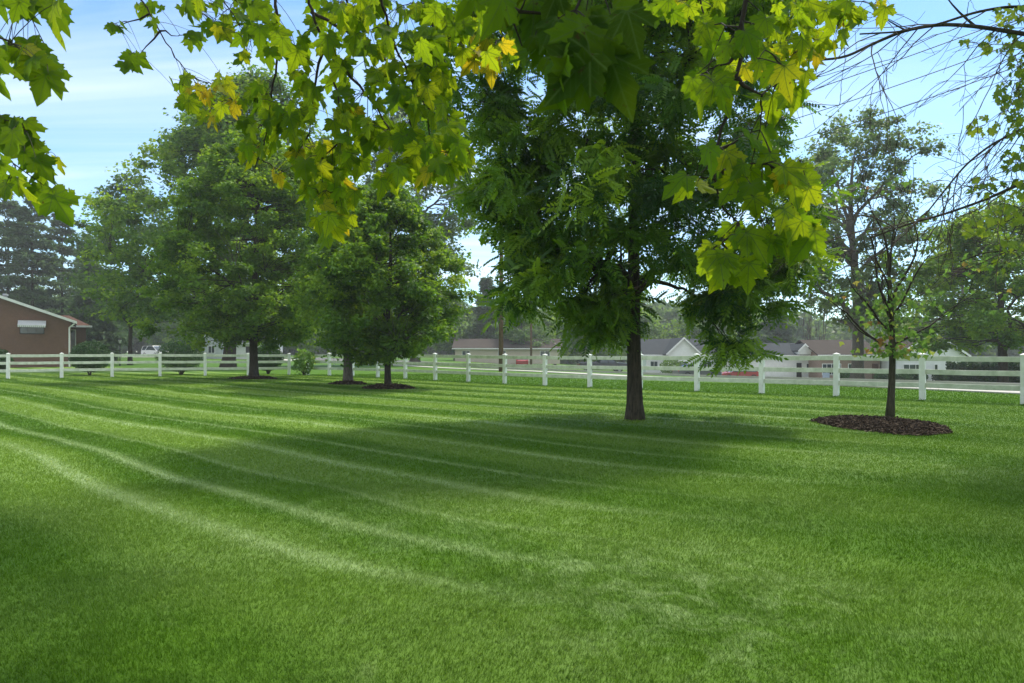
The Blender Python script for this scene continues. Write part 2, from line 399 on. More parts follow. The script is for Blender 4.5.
M['brick'] = brick_mat('brown_brick', (.18, .088, .058), (.14, .070, .047), (.18, .13, .10))
M['brick2'] = brick_mat('tan_brick', (.32, .22, .17), (.27, .18, .14), (.36, .32, .28))
M['siding'] = siding_mat('white_siding', (.78, .79, .78), .2)
M['beige'] = siding_mat('beige_siding', (.55, .47, .38), .2)
M['white'] = simple('white_paint', (.80, .80, .79), (.70, .70, .69), 3., .5)
M['doorpaint'] = simple('door_paint', (.10, .045, .03), (.07, .03, .02), 3., .5)
M['glass'] = glass_mat('window_glass')
M['black'] = simple('black_metal', (.02, .02, .02), (.012, .012, .012), 8., .5)
M['grey_metal'] = simple('grey_metal', (.42, .43, .44), (.34, .35, .36), 8., .45, metal=.6)
M['tyre'] = simple('tyre_rubber', (.02, .02, .02), (.014, .014, .014), 8., .9)
M['paint_white'] = simple('white_car_paint', (.78, .79, .80), (.70, .71, .72), 2., .25, spec=.6)
M['paint_dark'] = simple('dark_car_paint', (.03, .035, .045), (.02, .024, .03), 2., .25, spec=.6)
M['paint_red'] = simple('red_car_paint', (.36, .03, .03), (.26, .02, .02), 2., .25, spec=.6)
M['paint_grey'] = simple('grey_car_paint', (.09, .095, .11), (.06, .065, .075), 2., .3, spec=.6)
M['red'] = simple('sign_red', (.55, .03, .02), (.45, .025, .02), 4., .4)
M['pole'] = bark_mat('pole_wood', (.22, .135, .09), (.10, .06, .04))
M['lamp_glass'] = simple('lamp_glass', (.55, .56, .52), (.45, .46, .43), 4., .2)
M['blue'] = simple('sign_blue', (.35, .42, .55), (.30, .38, .5), 4., .5)

# ---------------------------------------------------------------- setting
def terrain_axis(lo, hi, fine_lo, fine_hi, step):
    a = list(np.arange(fine_lo, fine_hi + .01, step)); v = fine_hi; d = step
    while v < hi: d *= 1.25; v += d; a.append(min(v, hi))
    v = fine_lo; d = step
    while v > lo: d *= 1.25; v -= d; a.insert(0, max(v, lo))
    return np.array(a)
xs = terrain_axis(-2500, 2500, -70, 70, 1.5); ys = terrain_axis(-2500, 4500, -10, 140, 1.5)
GX, GY = np.meshgrid(xs, ys); GZ = gz(GX, GY); nx = len(xs)
ii, jj = np.meshgrid(np.arange(len(ys) - 1), np.arange(nx - 1), indexing='ij'); b0 = (ii * nx + jj).ravel()
g = mesh('lawn', np.stack([GX.ravel(), GY.ravel(), GZ.ravel()], 1), [np.stack([b0, b0 + 1, b0 + nx + 1, b0 + nx], 1)], M['ground'], smooth=True)
tag(g, kind='structure')

def strip(name, pts, w, mat, lift, n=60, thick=.0, kind='structure'):
    P = np.asarray(pts, float); seg = np.concatenate([[0], np.cumsum(np.linalg.norm(np.diff(P, axis=0), axis=1))])
    t = np.linspace(0, seg[-1], n); C = np.stack([np.interp(t, seg, P[:, k]) for k in (0, 1)], 1)
    for _ in range(6): C[1:-1] = (C[:-2] + C[1:-1] * 2 + C[2:]) / 4
    D = np.gradient(C, axis=0); D /= np.linalg.norm(D, axis=1)[:, None]; S = np.stack([-D[:, 1], D[:, 0]], 1)
    cols = np.linspace(-w / 2, w / 2, 5); V = []
    for c in cols:
        q = C + S * c; V.append(np.stack([q[:, 0], q[:, 1], gz(q[:, 0], q[:, 1]) + lift], 1))
    # side skirts
    V.insert(0, V[0] - [0, 0, lift + .05]); V.append(V[-1] - [0, 0, lift + .05])
    V = np.stack(V, 1); k = V.shape[1]
    i, j = np.meshgrid(np.arange(n - 1), np.arange(k - 1), indexing='ij'); b = (i * k + j).ravel()
    o = mesh(name, V.reshape(-1, 3), [np.stack([b, b + 1, b + k + 1, b + k], 1)], mat); tag(o, kind=kind); return o
SW = [(32, -3), (18.4, 18.8), (16.0, 22.2), (13.5, 25.8), (11.2, 29.8), (-3, 54), (-22, 84), (-48, 125)]
strip('sidewalk', SW, 1.35, M['concrete'], .05, 90)
sd = np.array([.85, .53]); 
strip('street', [tuple(np.array(p) + sd * 9.0) for p in SW], 7.0, M['asphalt'], .03, 90)
strip('kerb', [tuple(np.array(p) + sd * 5.45) for p in SW], .16, M['concrete'], .13, 90)
strip('kerb', [tuple(np.array(p) + sd * 12.6) for p in SW], .16, M['concrete'], .13, 90)
strip('driveway', [(9, 60), (16, 72), (20, 84)], 6.0, M['concrete'], .045, 20)
strip('driveway', [(21, 52), (26, 62), (32, 78)], 6.5, M['concrete'], .045, 20)
strip('driveway', [(-95, 108), (-70, 112), (-45, 112), (-34, 104)], 8., M['concrete'], .05, 30)

# ---------------------------------------------------------------- mulch beds
BEDS = []
def bed(px, Y, rx, ry, h, label, nchip=900, cs=.035, seed=0):
    x, y, z = gpt(px, Y); r = np.random.default_rng(seed); BEDS.append((x, y, rx, ry))
    n = 48; rings = 9; V = [[x, y, z + h]]; R = [.4]
    for i in range(1, rings + 1):
        t = i / rings
        for j in range(n):
            a = j / n * 2 * PI; w = 1 + .06 * math.sin(3 * a + seed) + .035 * math.sin(7 * a + 1 + seed)
            V.append([x + rx * t * w * math.cos(a), y + ry * t * w * math.sin(a), z + h * (1 - t ** 3) + (r.normal() * .008 if i < rings else -.02)]); R.append(r.random() * .6)
    Q = [[1 + (i - 1) * n + j, 1 + i * n + j, 1 + i * n + (j + 1) % n, 1 + (i - 1) * n + (j + 1) % n] for i in range(1, rings) for j in range(n)]
    T = [[0, 1 + j, 1 + (j + 1) % n] for j in range(n)]
    a = r.random(nchip) * 2 * PI; t = np.sqrt(r.random(nchip)) * 1.02
    w = 1 + .06 * np.sin(3 * a + seed) + .035 * np.sin(7 * a + 1 + seed)
    P = np.stack([x + rx * t * w * np.cos(a), y + ry * t * w * np.sin(a), z + h * (1 - np.minimum(t, 1) ** 3) + .008 + r.random(nchip) * .02], 1)
    Yd = r.normal(size=(nchip, 3)) * [1, 1, .35]; Nd = r.normal(size=(nchip, 3)) * .4 + [0, 0, 1]
    X_, Y_, Z_ = frame(Yd, Nd)
    tv = np.array([[-.3, -1, 0], [.3, -.9, 0], [.35, .9, 0], [-.25, 1, 0], [-.3, -1, -.3], [.3, -.9, -.3], [.35, .9, -.3], [-.25, 1, -.3]])
    CV, CF = instance(tv, [np.array([[0, 1, 2, 3], [0, 4, 5, 1], [1, 5, 6, 2], [2, 6, 7, 3], [3, 7, 4, 0]])], P, X_, Y_, Z_, cs * (.5 + r.random(nchip)))
    k = len(V); o = mesh('mulch_bed', np.vstack([V, CV]), [np.array(Q), np.array(T), CF[0] + k], M['mulch'], rnd=np.concatenate([R, np.repeat(r.random(nchip), 8)]), origin=(x, y, z))
    tag(o, label, 'mulch bed'); return (x, y, z + h)

bed(880, 12.4, .98, 1.40, .10, 'wide oval bed of loose brown wood mulch round the thin sapling', 5200, .032, 1)
bed(388, 25.6, .95, .85, .14, 'dark low mulch mound under the middle maple with the slimmest trunk', 900, .05, 2)
bed(348, 28.6, .75, .75, .10, 'brown mulch ring under the thick trunk left of the slim maple', 700, .05, 3)
bed(254, 33.6, 1.15, .9, .12, 'dark mulch ring under the broad maple nearest the left fence', 700, .05, 4)

# ---------------------------------------------------------------- grass blades
def grass():
    bands = [(1.7, 4.2, 12500, .026, .0032), (4.2, 7., 6000, .028, .0045), (7, 12, 2300, .030, .0075), (12, 20, 800, .032, .012), (20, 30, 330, .038, .020), (30, 42, 150, .038, .034)]
    Vs, Qs, Ts, Rs = [], [], [], []; n0 = 0
    for (y0, y1, dens, h, w) in bands:
        mg = 3.2 if y1 < 13 else 5.0
        hw = lambda y: .76 * y + mg
        area = (.76 * (y1 ** 2 - y0 ** 2) + 2 * mg * (y1 - y0)); n = int(dens * area)
        q = rng.random(n); a2 = .38; c0_ = a2 * y0 ** 2 + mg * y0; c1_ = a2 * y1 ** 2 + mg * y1; yy = (-mg + np.sqrt(mg ** 2 + 4 * a2 * (c0_ + q * (c1_ - c0_)))) / (2 * a2); xx = (rng.random(n) * 2 - 1) * hw(yy)
        k = xx * NS[0] + yy * NS[1] < FC + 6
        for (bx, by, rx, ry) in BEDS: k &= ((xx - bx) / rx) ** 2 + ((yy - by) / ry) ** 2 > 1.0
        xx, yy = xx[k], yy[k]; n = len(xx)
        u = xx * NS[0] + yy * NS[1]
        st = np.sign(np.sin((u + .55) * 2 * PI / 2.3)) * (u < FC)
        lean = st[:, None] * np.array([-.74, .67])[None] * -.45
        tall = 1 + .8 * ((rng.random(n) < .04) & (rng.random(n) < .5))
        H = h * (.55 + .75 * rng.random(n)) * tall
        # clumping
        H *= .9 + .12 * (np.sin(xx * 9.1 + np.sin(yy * 7)) * np.sin(yy * 8.3 + np.cos(xx * 6)))
        H *= 1 + 1.6 * (np.abs(u - FC) < .10) * (rng.random(n) < .6)
        W = w * (.6 + .8 * rng.random(n)); a = rng.random(n) * 2 * PI
        d = np.stack([np.cos(a), np.sin(a)], 1); bend = (rng.normal(size=(n, 2)) * .5 + lean) * H[:, None]
        z = gz(xx, yy) - .004
        P = np.stack([xx, yy, z], 1); D3 = np.concatenate([d, np.zeros((n, 1))], 1) * W[:, None] / 2
        mid = P + np.concatenate([bend * .35, (H * .6)[:, None]], 1); tip = P + np.concatenate([bend * 1.1, H[:, None]], 1)
        V = np.stack([P - D3, P + D3, mid + D3 * .8, mid - D3 * .8, tip], 1).reshape(-1, 3)
        b = (np.arange(n) * 5)[:, None] + n0
        Qs.append(b + [0, 1, 2, 3]); Ts.append(b + [3, 2, 4]); Vs.append(V); Rs.append(np.repeat(rng.random(n), 5)); n0 += len(V)
    o = mesh('grass', np.concatenate(Vs), [np.concatenate(Qs), np.concatenate(Ts)], M['blades'], rnd=np.concatenate(Rs))
    tag(o, 'short striped mown green lawn grass inside the white fence', 'grass', kind='stuff')
grass()

# ---------------------------------------------------------------- fences
def fence(name, pts, label):
    base = (*pts[0], float(gz(*pts[0]))); t = thing(name, label, 'fence', base)
    P = [np.array([p[0], p[1], float(gz(*p))]) for p in pts]
    for i, p in enumerate(P):
        d = (P[min(i + 1, len(P) - 1)] - P[max(i - 1, 0)])[:2]; d /= np.linalg.norm(d); c, s = d
        tilt = np.random.default_rng(i + len(P)).normal(size=2) * .008
        Mr = np.array([[c, -s, tilt[0]], [s, c, tilt[1]], [0, 0, 1]])
        m = MB(); m.box(p + [-.075, -.075, -.05], p + [.075, .075, 1.265], .008, Mr, p); po = m.build('post', M['fence'], t)
        q = p + np.array([tilt[0], tilt[1], 1]) * 1.265
        m = MB(); m.box(q + [-.09, -.09, 0], q + [.09, .09, .022], .004, np.array([[c, -s, 0], [s, c, 0], [0, 0, 1]]), q)
        m2 = [np.array([sx * .08, sy * .08, .022]) for sx, sy in ((-1, -1), (1, -1), (1, 1), (-1, 1))]
        R2 = np.array([[c, -s, 0], [s, c, 0], [0, 0, 1]])
        V = [q + R2 @ v for v in m2] + [q + [0, 0, .06]]; m.add(V, None, [[0, 1, 4], [1, 2, 4], [2, 3, 4], [3, 0, 4]])
        m.build('post_cap', M['fence'], po)
    for i in range(len(P) - 1):
        for z in (1.165, .79, .41):
            d = P[i + 1] - P[i]; d /= np.linalg.norm(d)
            j = np.random.default_rng(i * 7 + int(z * 10)).normal() * .004
            m = MB(); a = P[i] + d * .074 + [0, 0, z + j]; b = P[i + 1] - d * .074 + [0, 0, z - j]
            mid = (a + b) / 2 - [0, 0, .008]
            m.bar(a, mid, .042, .14, .005); m.bar(mid, b, .042, .14, .005); m.build('rail', M['rail'], t)
A0, A1 = np.array([-12.25, 41.]), np.array([11.6, 19.3])
fence('rail_fence', [tuple(A0 + (A1 - A0) * i / 14) for i in range(17)], 'long white three-rail fence running diagonally behind the tall dark tree to the right edge')
B0, B1 = np.array([gx(8, 34.8), 34.8]), np.array([gx(289, 41), 41.])
fence('rail_fence', [tuple(B0 + (B1 - B0) * i / 6) for i in range(-2, 7)], 'shorter white three-rail fence at the left, in front of the brown brick building')

# ---------------------------------------------------------------- trees
RH = (np.array([[0, 0, 0], [.5, .42, .10], [0, 1, -.12], [-.5, .42, .10]]), [np.array([[0, 1, 2, 3]])])
RH3 = (np.array([[0, 0, 0], [.30, .12, .03], [.62, .30, .0], [.30, .52, .04], [0, 1, -.12], [-.30, .52, .04], [-.62, .30, 0], [-.30, .12, .03]]),
       [np.array([[0, 1, 2, 3], [0, 3, 4, 5], [0, 5, 6, 7]])])
def compound(n=6, L=1.0, l=.36, w=.15):
    V, Q = [], []
    for i in range(n + 1):
        t = (i + 1) / (n + 1); p = np.array([0, t * L, -.45 * t * t])
        for sgn in ((-1, 1) if i < n else (0,)):
            d = np.array([sgn * .85, .5, -.35 - .1 * i / n]) if sgn else np.array([0, 1, -.8]); d /= np.linalg.norm(d)
            s = np.cross(d, [0, 0, 1.]); s /= np.linalg.norm(s); k = len(V)
            ll = l * (1 - .35 * abs(t - .55))
            V += [p, p + d * ll * .45 + s * w / 2, p + d * ll, p + d * ll * .45 - s * w / 2]; Q.append([k, k + 1, k + 2, k + 3])
    k = len(V); V += [[-.008, 0, 0], [.008, 0, 0], [.004, L, -.45], [-.004, L, -.45]]; Q.append([k, k + 1, k + 2, k + 3])
    return np.array(V, float), [np.array(Q)]
CP = compound()

def curve(a, b, sag=0., n=7, wob=0., r=None, up0=0.):
    a = np.asarray(a, float); b = np.asarray(b, float); t = np.linspace(0, 1, n)[:, None]
    L = np.linalg.norm(b - a); mid = (a + b) / 2 + [0, 0, sag * L]
    P = (1 - t) ** 2 * a + 2 * t * (1 - t) * mid + t ** 2 * b
    if wob and r is not None:
        P[1:-1] += r.normal(size=(n - 2, 3)) * wob * L
    return P

def ov(t, base=.35, pk=.35):
    """crown profile: 0 at the foot, widest at pk, closing at the top"""
    t = np.asarray(t, float)
    lo = base + (1 - base) * np.sin(np.clip(t / pk, 0, 1) * PI / 2)
    hi = np.cos(np.clip((t - pk) / (1.02 - pk), 0, 1) * PI / 2) ** .75
    return np.where(t < pk, lo, hi)

def make_tree(name, label, cat, base, H, hb, R, tr, ncl, lpc, ls, leafmat, barkmat, clr, seed, prof=ov, tmpl=RH, aspect=1.0,
              group=None, extra=None, inner=.12, flat=.6, low_open=False, nlimb=14, limb_k=.34, lean=(0, 0), twigs=True, tip_down=.3, Ry=None, sides=8):
    r = np.random.default_rng(seed); base = np.asarray(base, float); t = thing(name, label, cat, base, group)
    ph = r.random(8) * 6.28; Ry = Ry or R
    cs = []
    while len(cs) < ncl:
        tt = r.random() ** .9; az = r.random() * 2 * PI
        env = float(prof(tt)) * (1 + .15 * math.sin(2 * az + ph[0] + 3 * tt) + .12 * math.sin(3 * az + ph[1] - 6 * tt) + .10 * math.sin(5 * az + ph[2] + 13 * tt) + .08 * math.sin(9 * az + ph[3] + 21 * tt))
        if r.random() > env + .15: continue
        rf = math.sqrt(inner + (1 - inner) * r.random())
        if low_open and tt < .07 and rf < .5: continue
        z = hb + (H - hb) * tt
        z -= .10 * (H - hb) * (rf * env) ** 2 * (1 - tt)
        cs.append([base[0] + lean[0] * tt + R * env * rf * math.cos(az), base[1] + lean[1] * tt + Ry * env * rf * math.sin(az), base[2] + z])
    cs = np.array(cs)
    if extra is not None: cs = np.vstack([cs, extra])
    # trunk
    n = 14; zz = np.linspace(0, 1, n) ** 1.25; tp = np.stack([base[0] + lean[0] * zz + np.sin(zz * 5 + ph[4]) * tr * .5 * zz * 2, base[1] + lean[1] * zz + np.sin(zz * 4 + ph[5]) * tr * .5 * zz * 2, base[2] - .1 + (H * .88 + .1) * zz], 1)
    rad = tr * (1 - zz) ** .75 + .015; rad[0] *= 1.5; rad[1] *= 1.12
    TV, TQ = tube(tp, rad, 12)
    tb = MB(); tb.add(TV, TQ)
    tb.build('trunk', barkmat, t, smooth=True)
    bb = MB(); node_p, node_r = [], []
    order = r.permutation(len(cs)); limbs = order[:nlimb]
    def trunk_at(z): 
        return np.array([np.interp(z, tp[:, 2], tp[:, 0]), np.interp(z, tp[:, 2], tp[:, 1]), z]), float(np.interp(z, tp[:, 2], rad))
    for i in limbs:
        c = cs[i]; hd = math.hypot(c[0] - base[0], c[1] - base[1])
        z0 = min(max(c[2] - hd * (.75 if not low_open else .5), base[2] + hb * .9), base[2] + H * (.5 + .32 * r.random()))
        p0, r0 = trunk_at(z0); P = curve(p0, c, .12, 9, .018, r); rr = np.linspace(min(r0 * .7, tr * limb_k + .01), .012 + tr * .03, 9)
        bb.tube(P, rr, sides); node_p.append(P[2:]); node_r.append(rr[2:])
    NP = np.concatenate(node_p); NR = np.concatenate(node_r)
    if twigs:
        for i in order[nlimb:]:
            c = cs[i]; d = np.linalg.norm(NP - c, axis=1) + np.maximum(0, NP[:, 2] - c[2]) * 1.0; k = int(np.argmin(d))
            P = curve(NP[k], c, .08, 5, .03, r); bb.tube(P, np.linspace(min(NR[k] * .7, .05 + tr * .05), .006 + tr * .012, 5), 5, cap=False)
    bb.build('branches', barkmat, t, smooth=True)
    # leaves
    m = len(cs); nn = m * lpc; ci = np.repeat(np.arange(m), lpc)
    cr = clr * (.55 + .75 * r.random(m)); cb = r.normal(size=m) * .28
    D = r.normal(size=(nn, 3)); D /= np.linalg.norm(D, axis=1)[:, None]
    rr = cr[ci] * r.random(nn) ** .42
    # each clump is itself a few sprays
    sp = r.normal(size=(m, 5, 3)) * .5; pick = r.integers(0, 5, nn)
    P = cs[ci] + (D * .62 + sp[ci, pick] * .75) * rr[:, None] * [1, 1, flat]
    out = P - (cs[ci]); out[:, 2] *= 1.2
    Nd = D * .5 + r.normal(size=(nn, 3)) * .45 + [0, 0, .75]; Yd = D * [1, 1, .4] + r.normal(size=(nn, 3)) * .5 - [0, 0, tip_down]
    X_, Y_, Z_ = frame(Yd, Nd); sc = ls * (.6 + .7 * r.random(nn)) * (1 if aspect == 1 else 1)
    tv = tmpl[0] * [aspect, 1, 1]
    V, Fs = instance(tv, tmpl[1], P, X_, Y_, Z_, sc)
    rv = np.clip(.45 + cb[ci] + r.normal(size=nn) * .16, 0, 1)
    mesh('crown', V, Fs, leafmat, t, np.repeat(rv, len(tv)))
    return t

def copy_tree(o, loc, rz, label, group=None, sc=1.0, parent=None):
    c = o.copy(); col.objects.link(c)
    if parent is None:
        c.location = tuple(float(v) for v in loc); c.rotation_euler.z = rz; c.scale = (sc,) * 3; c['label'] = label
        if group: c['group'] = group
    else: c.parent = parent
    for ch in o.children: copy_tree(ch, None, 0, None, None, 1, c)
    return c

# maples on the lawn
make_tree('maple_tree', 'broad dark green maple on the lawn nearest the left fence, its crown reaching low', 'tree', gpt(254, 33.8), 12.2, 1.9, 4.3, .20,
          440, 200, .130, M['maple_far'], M['bark'], .70, 21, tmpl=RH3, group='maples on the lawn', prof=lambda t: ov(t, .55, .3))
make_tree('maple_tree', 'maple with the thick brown trunk, partly hidden behind the slim maple', 'tree', gpt(348, 28.9), 8.6, 1.75, 2.15, .185,
          180, 180, .12, M['maple_far'], M['bark_grey'], .60, 22, tmpl=RH3, group='maples on the lawn', prof=lambda t: ov(t, .45, .35))
make_tree('maple_tree', 'slim-trunked oval maple in the middle of the lawn, nearest of the three maples', 'tree', gpt(388, 25.9), 7.6, 1.15, 2.75, .115,
          330, 215, .110, M['maple_far'], M['bark'], .54, 23, tmpl=RH3, group='maples on the lawn', prof=lambda t: ov(t, .45, .36))
# the big feathery tree
ex = []
r_ = np.random.default_rng(3)
for (px, py, rx, ry, n, Y) in [(742, 300, 18, 26, 6, 12.6), (727, 345, 7, 14, 3, 12.5), (705, 300, 10, 18, 3, 12.8), (775, 262, 22, 22, 7, 12.8), (795, 235, 16, 30, 8, 13.2),
                               (545, 250, 26, 28, 9, 12.6), (520, 290, 16, 14, 4, 13.), (520, 220, 24, 26, 7, 12.9), (535, 150, 26, 30, 8, 12.9), (585, 300, 24, 22, 8, 12.8), (610, 320, 12, 24, 4, 12.6), (500, 110, 18, 30, 8, 13.4), (500, 190, 20, 25, 8, 13.2)]:
    for _ in range(n):
        ex.append(at(px + r_.normal() * rx * .6, py + r_.normal() * ry * .6, Y + r_.normal() * .5))
make_tree('shade_tree', 'tall dark tree with feathery drooping foliage and straight dark trunk, nearest on the lawn', 'tree', gpt(635, 13.4), 11.5, 3.0, 3.2, .135,
          285, 56, .30, M['walnut'], M['bark'], .50, 31, prof=lambda t: ov(t, .75, .45), tmpl=CP, extra=np.array(ex), low_open=True, flat=.75, tip_down=.2, nlimb=14, inner=.05, sides=8)

# trees beyond the fences
far = 'tall trees beyond the fences'
make_tree('shade_tree', 'very tall spreading tree beyond the left fence, rising behind the broad maple', 'tree', gpt(228, 58), 25.0, 4.5, 8.6, .50,
          420, 130, .30, M['maple_far'], M['bark'], 1.5, 41, group=far, prof=lambda t: ov(t, .6, .35), lean=(2.4, 0))
make_tree('shade_tree', 'lighter green tree at the left shoulder of the tall spreading tree', 'tree', gpt(130, 70), 19.2, 4.2, 4.8, .2,
          150, 110, .28, M['maple_light'], M['bark'], 1.25, 42, group=far, prof=lambda t: ov(t, .5, .5))
make_tree('shade_tree', 'tall hazy light green tree rising behind the slim maple', 'tree', gpt(415, 72), 28.5, 4.0, 7.2, .45,
          300, 110, .34, M['hazy'], M['bark_grey'], 1.5, 43, group=far, prof=lambda t: ov(t, .6, .45))
make_tree('shade_tree', 'tall pale tree with two grey trunks in front of the brown-roofed white house', 'tree', gpt(857, 58), 23.0, 5.2, 6.6, .50,
          235, 105, .27, M['hazy'], M['bark_grey'], 1.15, 44, group=far, prof=lambda t: ov(t, .45, .62), limb_k=.6, nlimb=20)
make_tree('shade_tree', 'dark spreading tree at the right edge with a low dense crown over the hedge', 'tree', gpt(1003, 47), 12.6, 2.9, 7.4, .32,
          330, 130, .22, M['maple_far'], M['bark'], 1.05, 45, group=far, prof=lambda t: ov(t, .7, .35))
make_tree('shade_tree', 'pale hazy round tree behind the right end of the white houses', 'tree', gpt(962, 104), 23.5, 4.0, 7.5, .4,
          130, 90, .42, M['hazy'], M['bark_grey'], 1.9, 46, group=far)

def prof_pine(t): return np.clip((1 - np.asarray(t)) ** .8, 0, 1) * (.75 + .25 * np.sin(np.asarray(t) * 38) ** 2)
def conifer(name, label, base, H, hb, R, tr, layers, seed, group, mat=None, per=9, up=.0):
    r = np.random.default_rng(seed); base = np.asarray(base, float); t = thing(name, label, 'tree', base, group)
    tb = MB(); tb.tube([base - [0, 0, .1], base + [0.05, 0, H * .5], base + [0, 0, H]], [tr, tr * .6, .02], 8); tb.build('trunk', M['bark'], t, smooth=True)
    bb = MB(); Ps, Ys = [], []
    for i in range(layers):
        tt = (i + r.random() * .6) / layers; z = hb + (H - hb) * tt
        L = R * (1 - tt) ** .7 * (.65 + .5 * r.random()) + .35
        for k in range(per):
            a = r.random() * 2 * PI; l = L * (.55 + .6 * r.random()); d = np.array([math.cos(a), math.sin(a), 0])
            e = base + [0, 0, z] + d * l + [0, 0, (up - .18 * (1 - tt)) * l + .0]; P = curve(base + [0, 0, z], e, .06, 5, .02, r)
            bb.tube(P, np.linspace(.05, .012, 5), 4, cap=False)
            q = int(26 + 14 * l); s = r.random(q) ** .7
            pp = np.stack([np.interp(s, np.linspace(0, 1, 5), P[:, j]) for j in range(3)], 1)
            side = np.array([-d[1], d[0], 0]); off = r.normal(size=q) * .28 * l * (1.1 - s)
            pp = pp + off[:, None] * side + np.stack([np.zeros(q), np.zeros(q), r.normal(size=q) * .13], 1); Ps.append(pp)
            Ys.append(d * .8 + side * np.sign(off)[:, None] * .6 + r.normal(size=(q, 3)) * .4 + [0, 0, up])
    bb.build('branches', M['bark'], t)
    P = np.concatenate(Ps); Yd = np.concatenate(Ys); n = len(P)
    X_, Y_, Z_ = frame(Yd, r.normal(size=(n, 3)) * .4 + [0, 0, 1]); V, Fs = instance(RH[0] * [.42, 1, 1], RH[1], P, X_, Y_, Z_, .55 + .4 * r.random(n))
    mesh('crown', V, Fs, mat or M['conifer'], t, np.repeat(np.clip(.45 + r.normal(size=n) * .22, 0, 1), 4)); return t
gp_ = 'tall pines behind the brick building'
pn = [(8, 96, 23.5, 7, 4.6, 'tall pine at the left picture edge behind the brick building'), (32, 92, 22.5, 8, 4.2, 'tall straight pine second from the left edge, behind the brick building'),
      (62, 100, 23.5, 5, 4.2, 'tall pine with the pointed top, behind the right end of the brick building'), (84, 112, 19, 3, 3.6, 'smaller slender pine right of the tall pines')]
for i, (px, Y, H, hb, R, lb) in enumerate(pn):
    conifer('pine_tree', lb, gpt(px, Y), H, hb, R, .26, 17, 60 + i, gp_, per=6, up=.12)
conifer('spruce_tree', 'dark drooping spruce right of the brick building and left of the lamp post', gpt(93, 86), 12.5, .6, 3.8, .22, 20, 71, 'spruces in the background')
conifer('spruce_tree', 'hazy dark spruce in the far distance right of the slim maple', gpt(487, 118), 14.5, .8, 4.0, .22, 18, 72, 'spruces in the background')
conifer('spruce_tree', 'broad hazy spruce in the far distance left of the bare dead trees', gpt(775, 125), 12.5, .5, 6.0, .25, 18, 73, 'spruces in the background')
make_tree('shade_tree', 'round green tree behind the black lamp post', 'tree', gpt(108, 96), 12.5, 2.2, 4.3, .3, 110, 90, .34, M['maple_light'], M['bark_grey'], 1.3, 47, group='background trees')
bt = make_tree('shade_tree', 'round olive green tree between the two brown poles in the far background', 'tree', gpt(520, 112), 9.5, 1.8, 4.2, .22, 80, 90, .34, M['maple_light'], M['bark_grey'], 1.2, 48, group='background trees')
bt2 = make_tree('shade_tree', 'dense dark round tree behind the parked pickup', 'tree', gpt(585, 122), 12.2, 1.8, 6.0, .28, 130, 90, .42, M['maple_far'], M['bark_grey'], 1.6, 49, group='background trees')
copy_tree(bt2, gpt(555, 132), 1.1, 'dark hazy tree directly right of the second brown pole', sc=.85)
copy_tree(bt2, gpt(640, 138), 2.3, 'dark hazy tree right behind the trunk of the nearest lawn tree')
copy_tree(bt2, gpt(705, 134), 4.0, 'dark hazy tree above the white gable house', sc=1.05)
copy_tree(bt, gpt(455, 120), .7, 'pale hazy tree behind the fence, first tree right of the slim maple', sc=1.1)
copy_tree(bt2, gpt(735, 150), 5.0, 'faint hazy tree between the gable house and the broad spruce', sc=1.15)
copy_tree(bt, gpt(300, 118), 1.7, 'pale tree in the distance above the young bush at the fence corner', sc=1.1)
copy_tree(bt2, gpt(175, 140), 3.3, 'dark distant tree behind the white van', sc=1.0)
copy_tree(bt2, gpt(915, 108), 2.9, 'dark tree behind the white wall right of the sapling', sc=.75)
copy_tree(bt, gpt(30, 124), .4, 'light leafy tree filling the gap between the pine trunks', sc=1.35)

def grow(mb, p, d, L, r0, depth, r, tips, spread=.6, n=5, upk=.12, ratio=.68, kids=3, minr=.004, wob=.10):
    P = [np.array(p, float)]; d = np.array(d, float); d /= np.linalg.norm(d)
    for i in range(n):
        d = d + r.normal(size=3) * wob + [0, 0, upk]; d /= np.linalg.norm(d); P.append(P[-1] + d * L / n)
    P = np.array(P); R = np.linspace(r0, max(r0 * .5, minr), n + 1); mb.tube(P, R, 5 if r0 < .03 else 8, cap=False)
    if depth == 0: tips.append((P[-1], d)); return
    for k in range(kids):
        i = n if k == 0 else r.integers(max(1, n // 3), n + 1)
        nd = d + r.normal(size=3) * spread * (1 if k else .35)
        grow(mb, P[i], nd, L * ratio * (.75 + .5 * r.random()), max(R[i] * (.8 if k == 0 else .55), minr), depth - 1, r, tips, spread, n, upk, ratio, kids, minr, wob)

# far bare trees
for i, (px, lb) in enumerate([(808, 'leafless grey tree in the distance, the left one of the bare pair'), (823, 'leafless grey tree in the distance, the right one of the bare pair')]):
    b = np.array(gpt(px, 118)); t = thing('bare_tree', lb, 'tree', b, 'bare distant trees'); m = MB(); r = np.random.default_rng(80 + i); tips = []
    grow(m, b, (0, 0, 1), 5.5, .16, 4, r, tips, .34, 5, .2, .66, 3, .03, .05); m.build('trunk', M['deadtwig'], t)

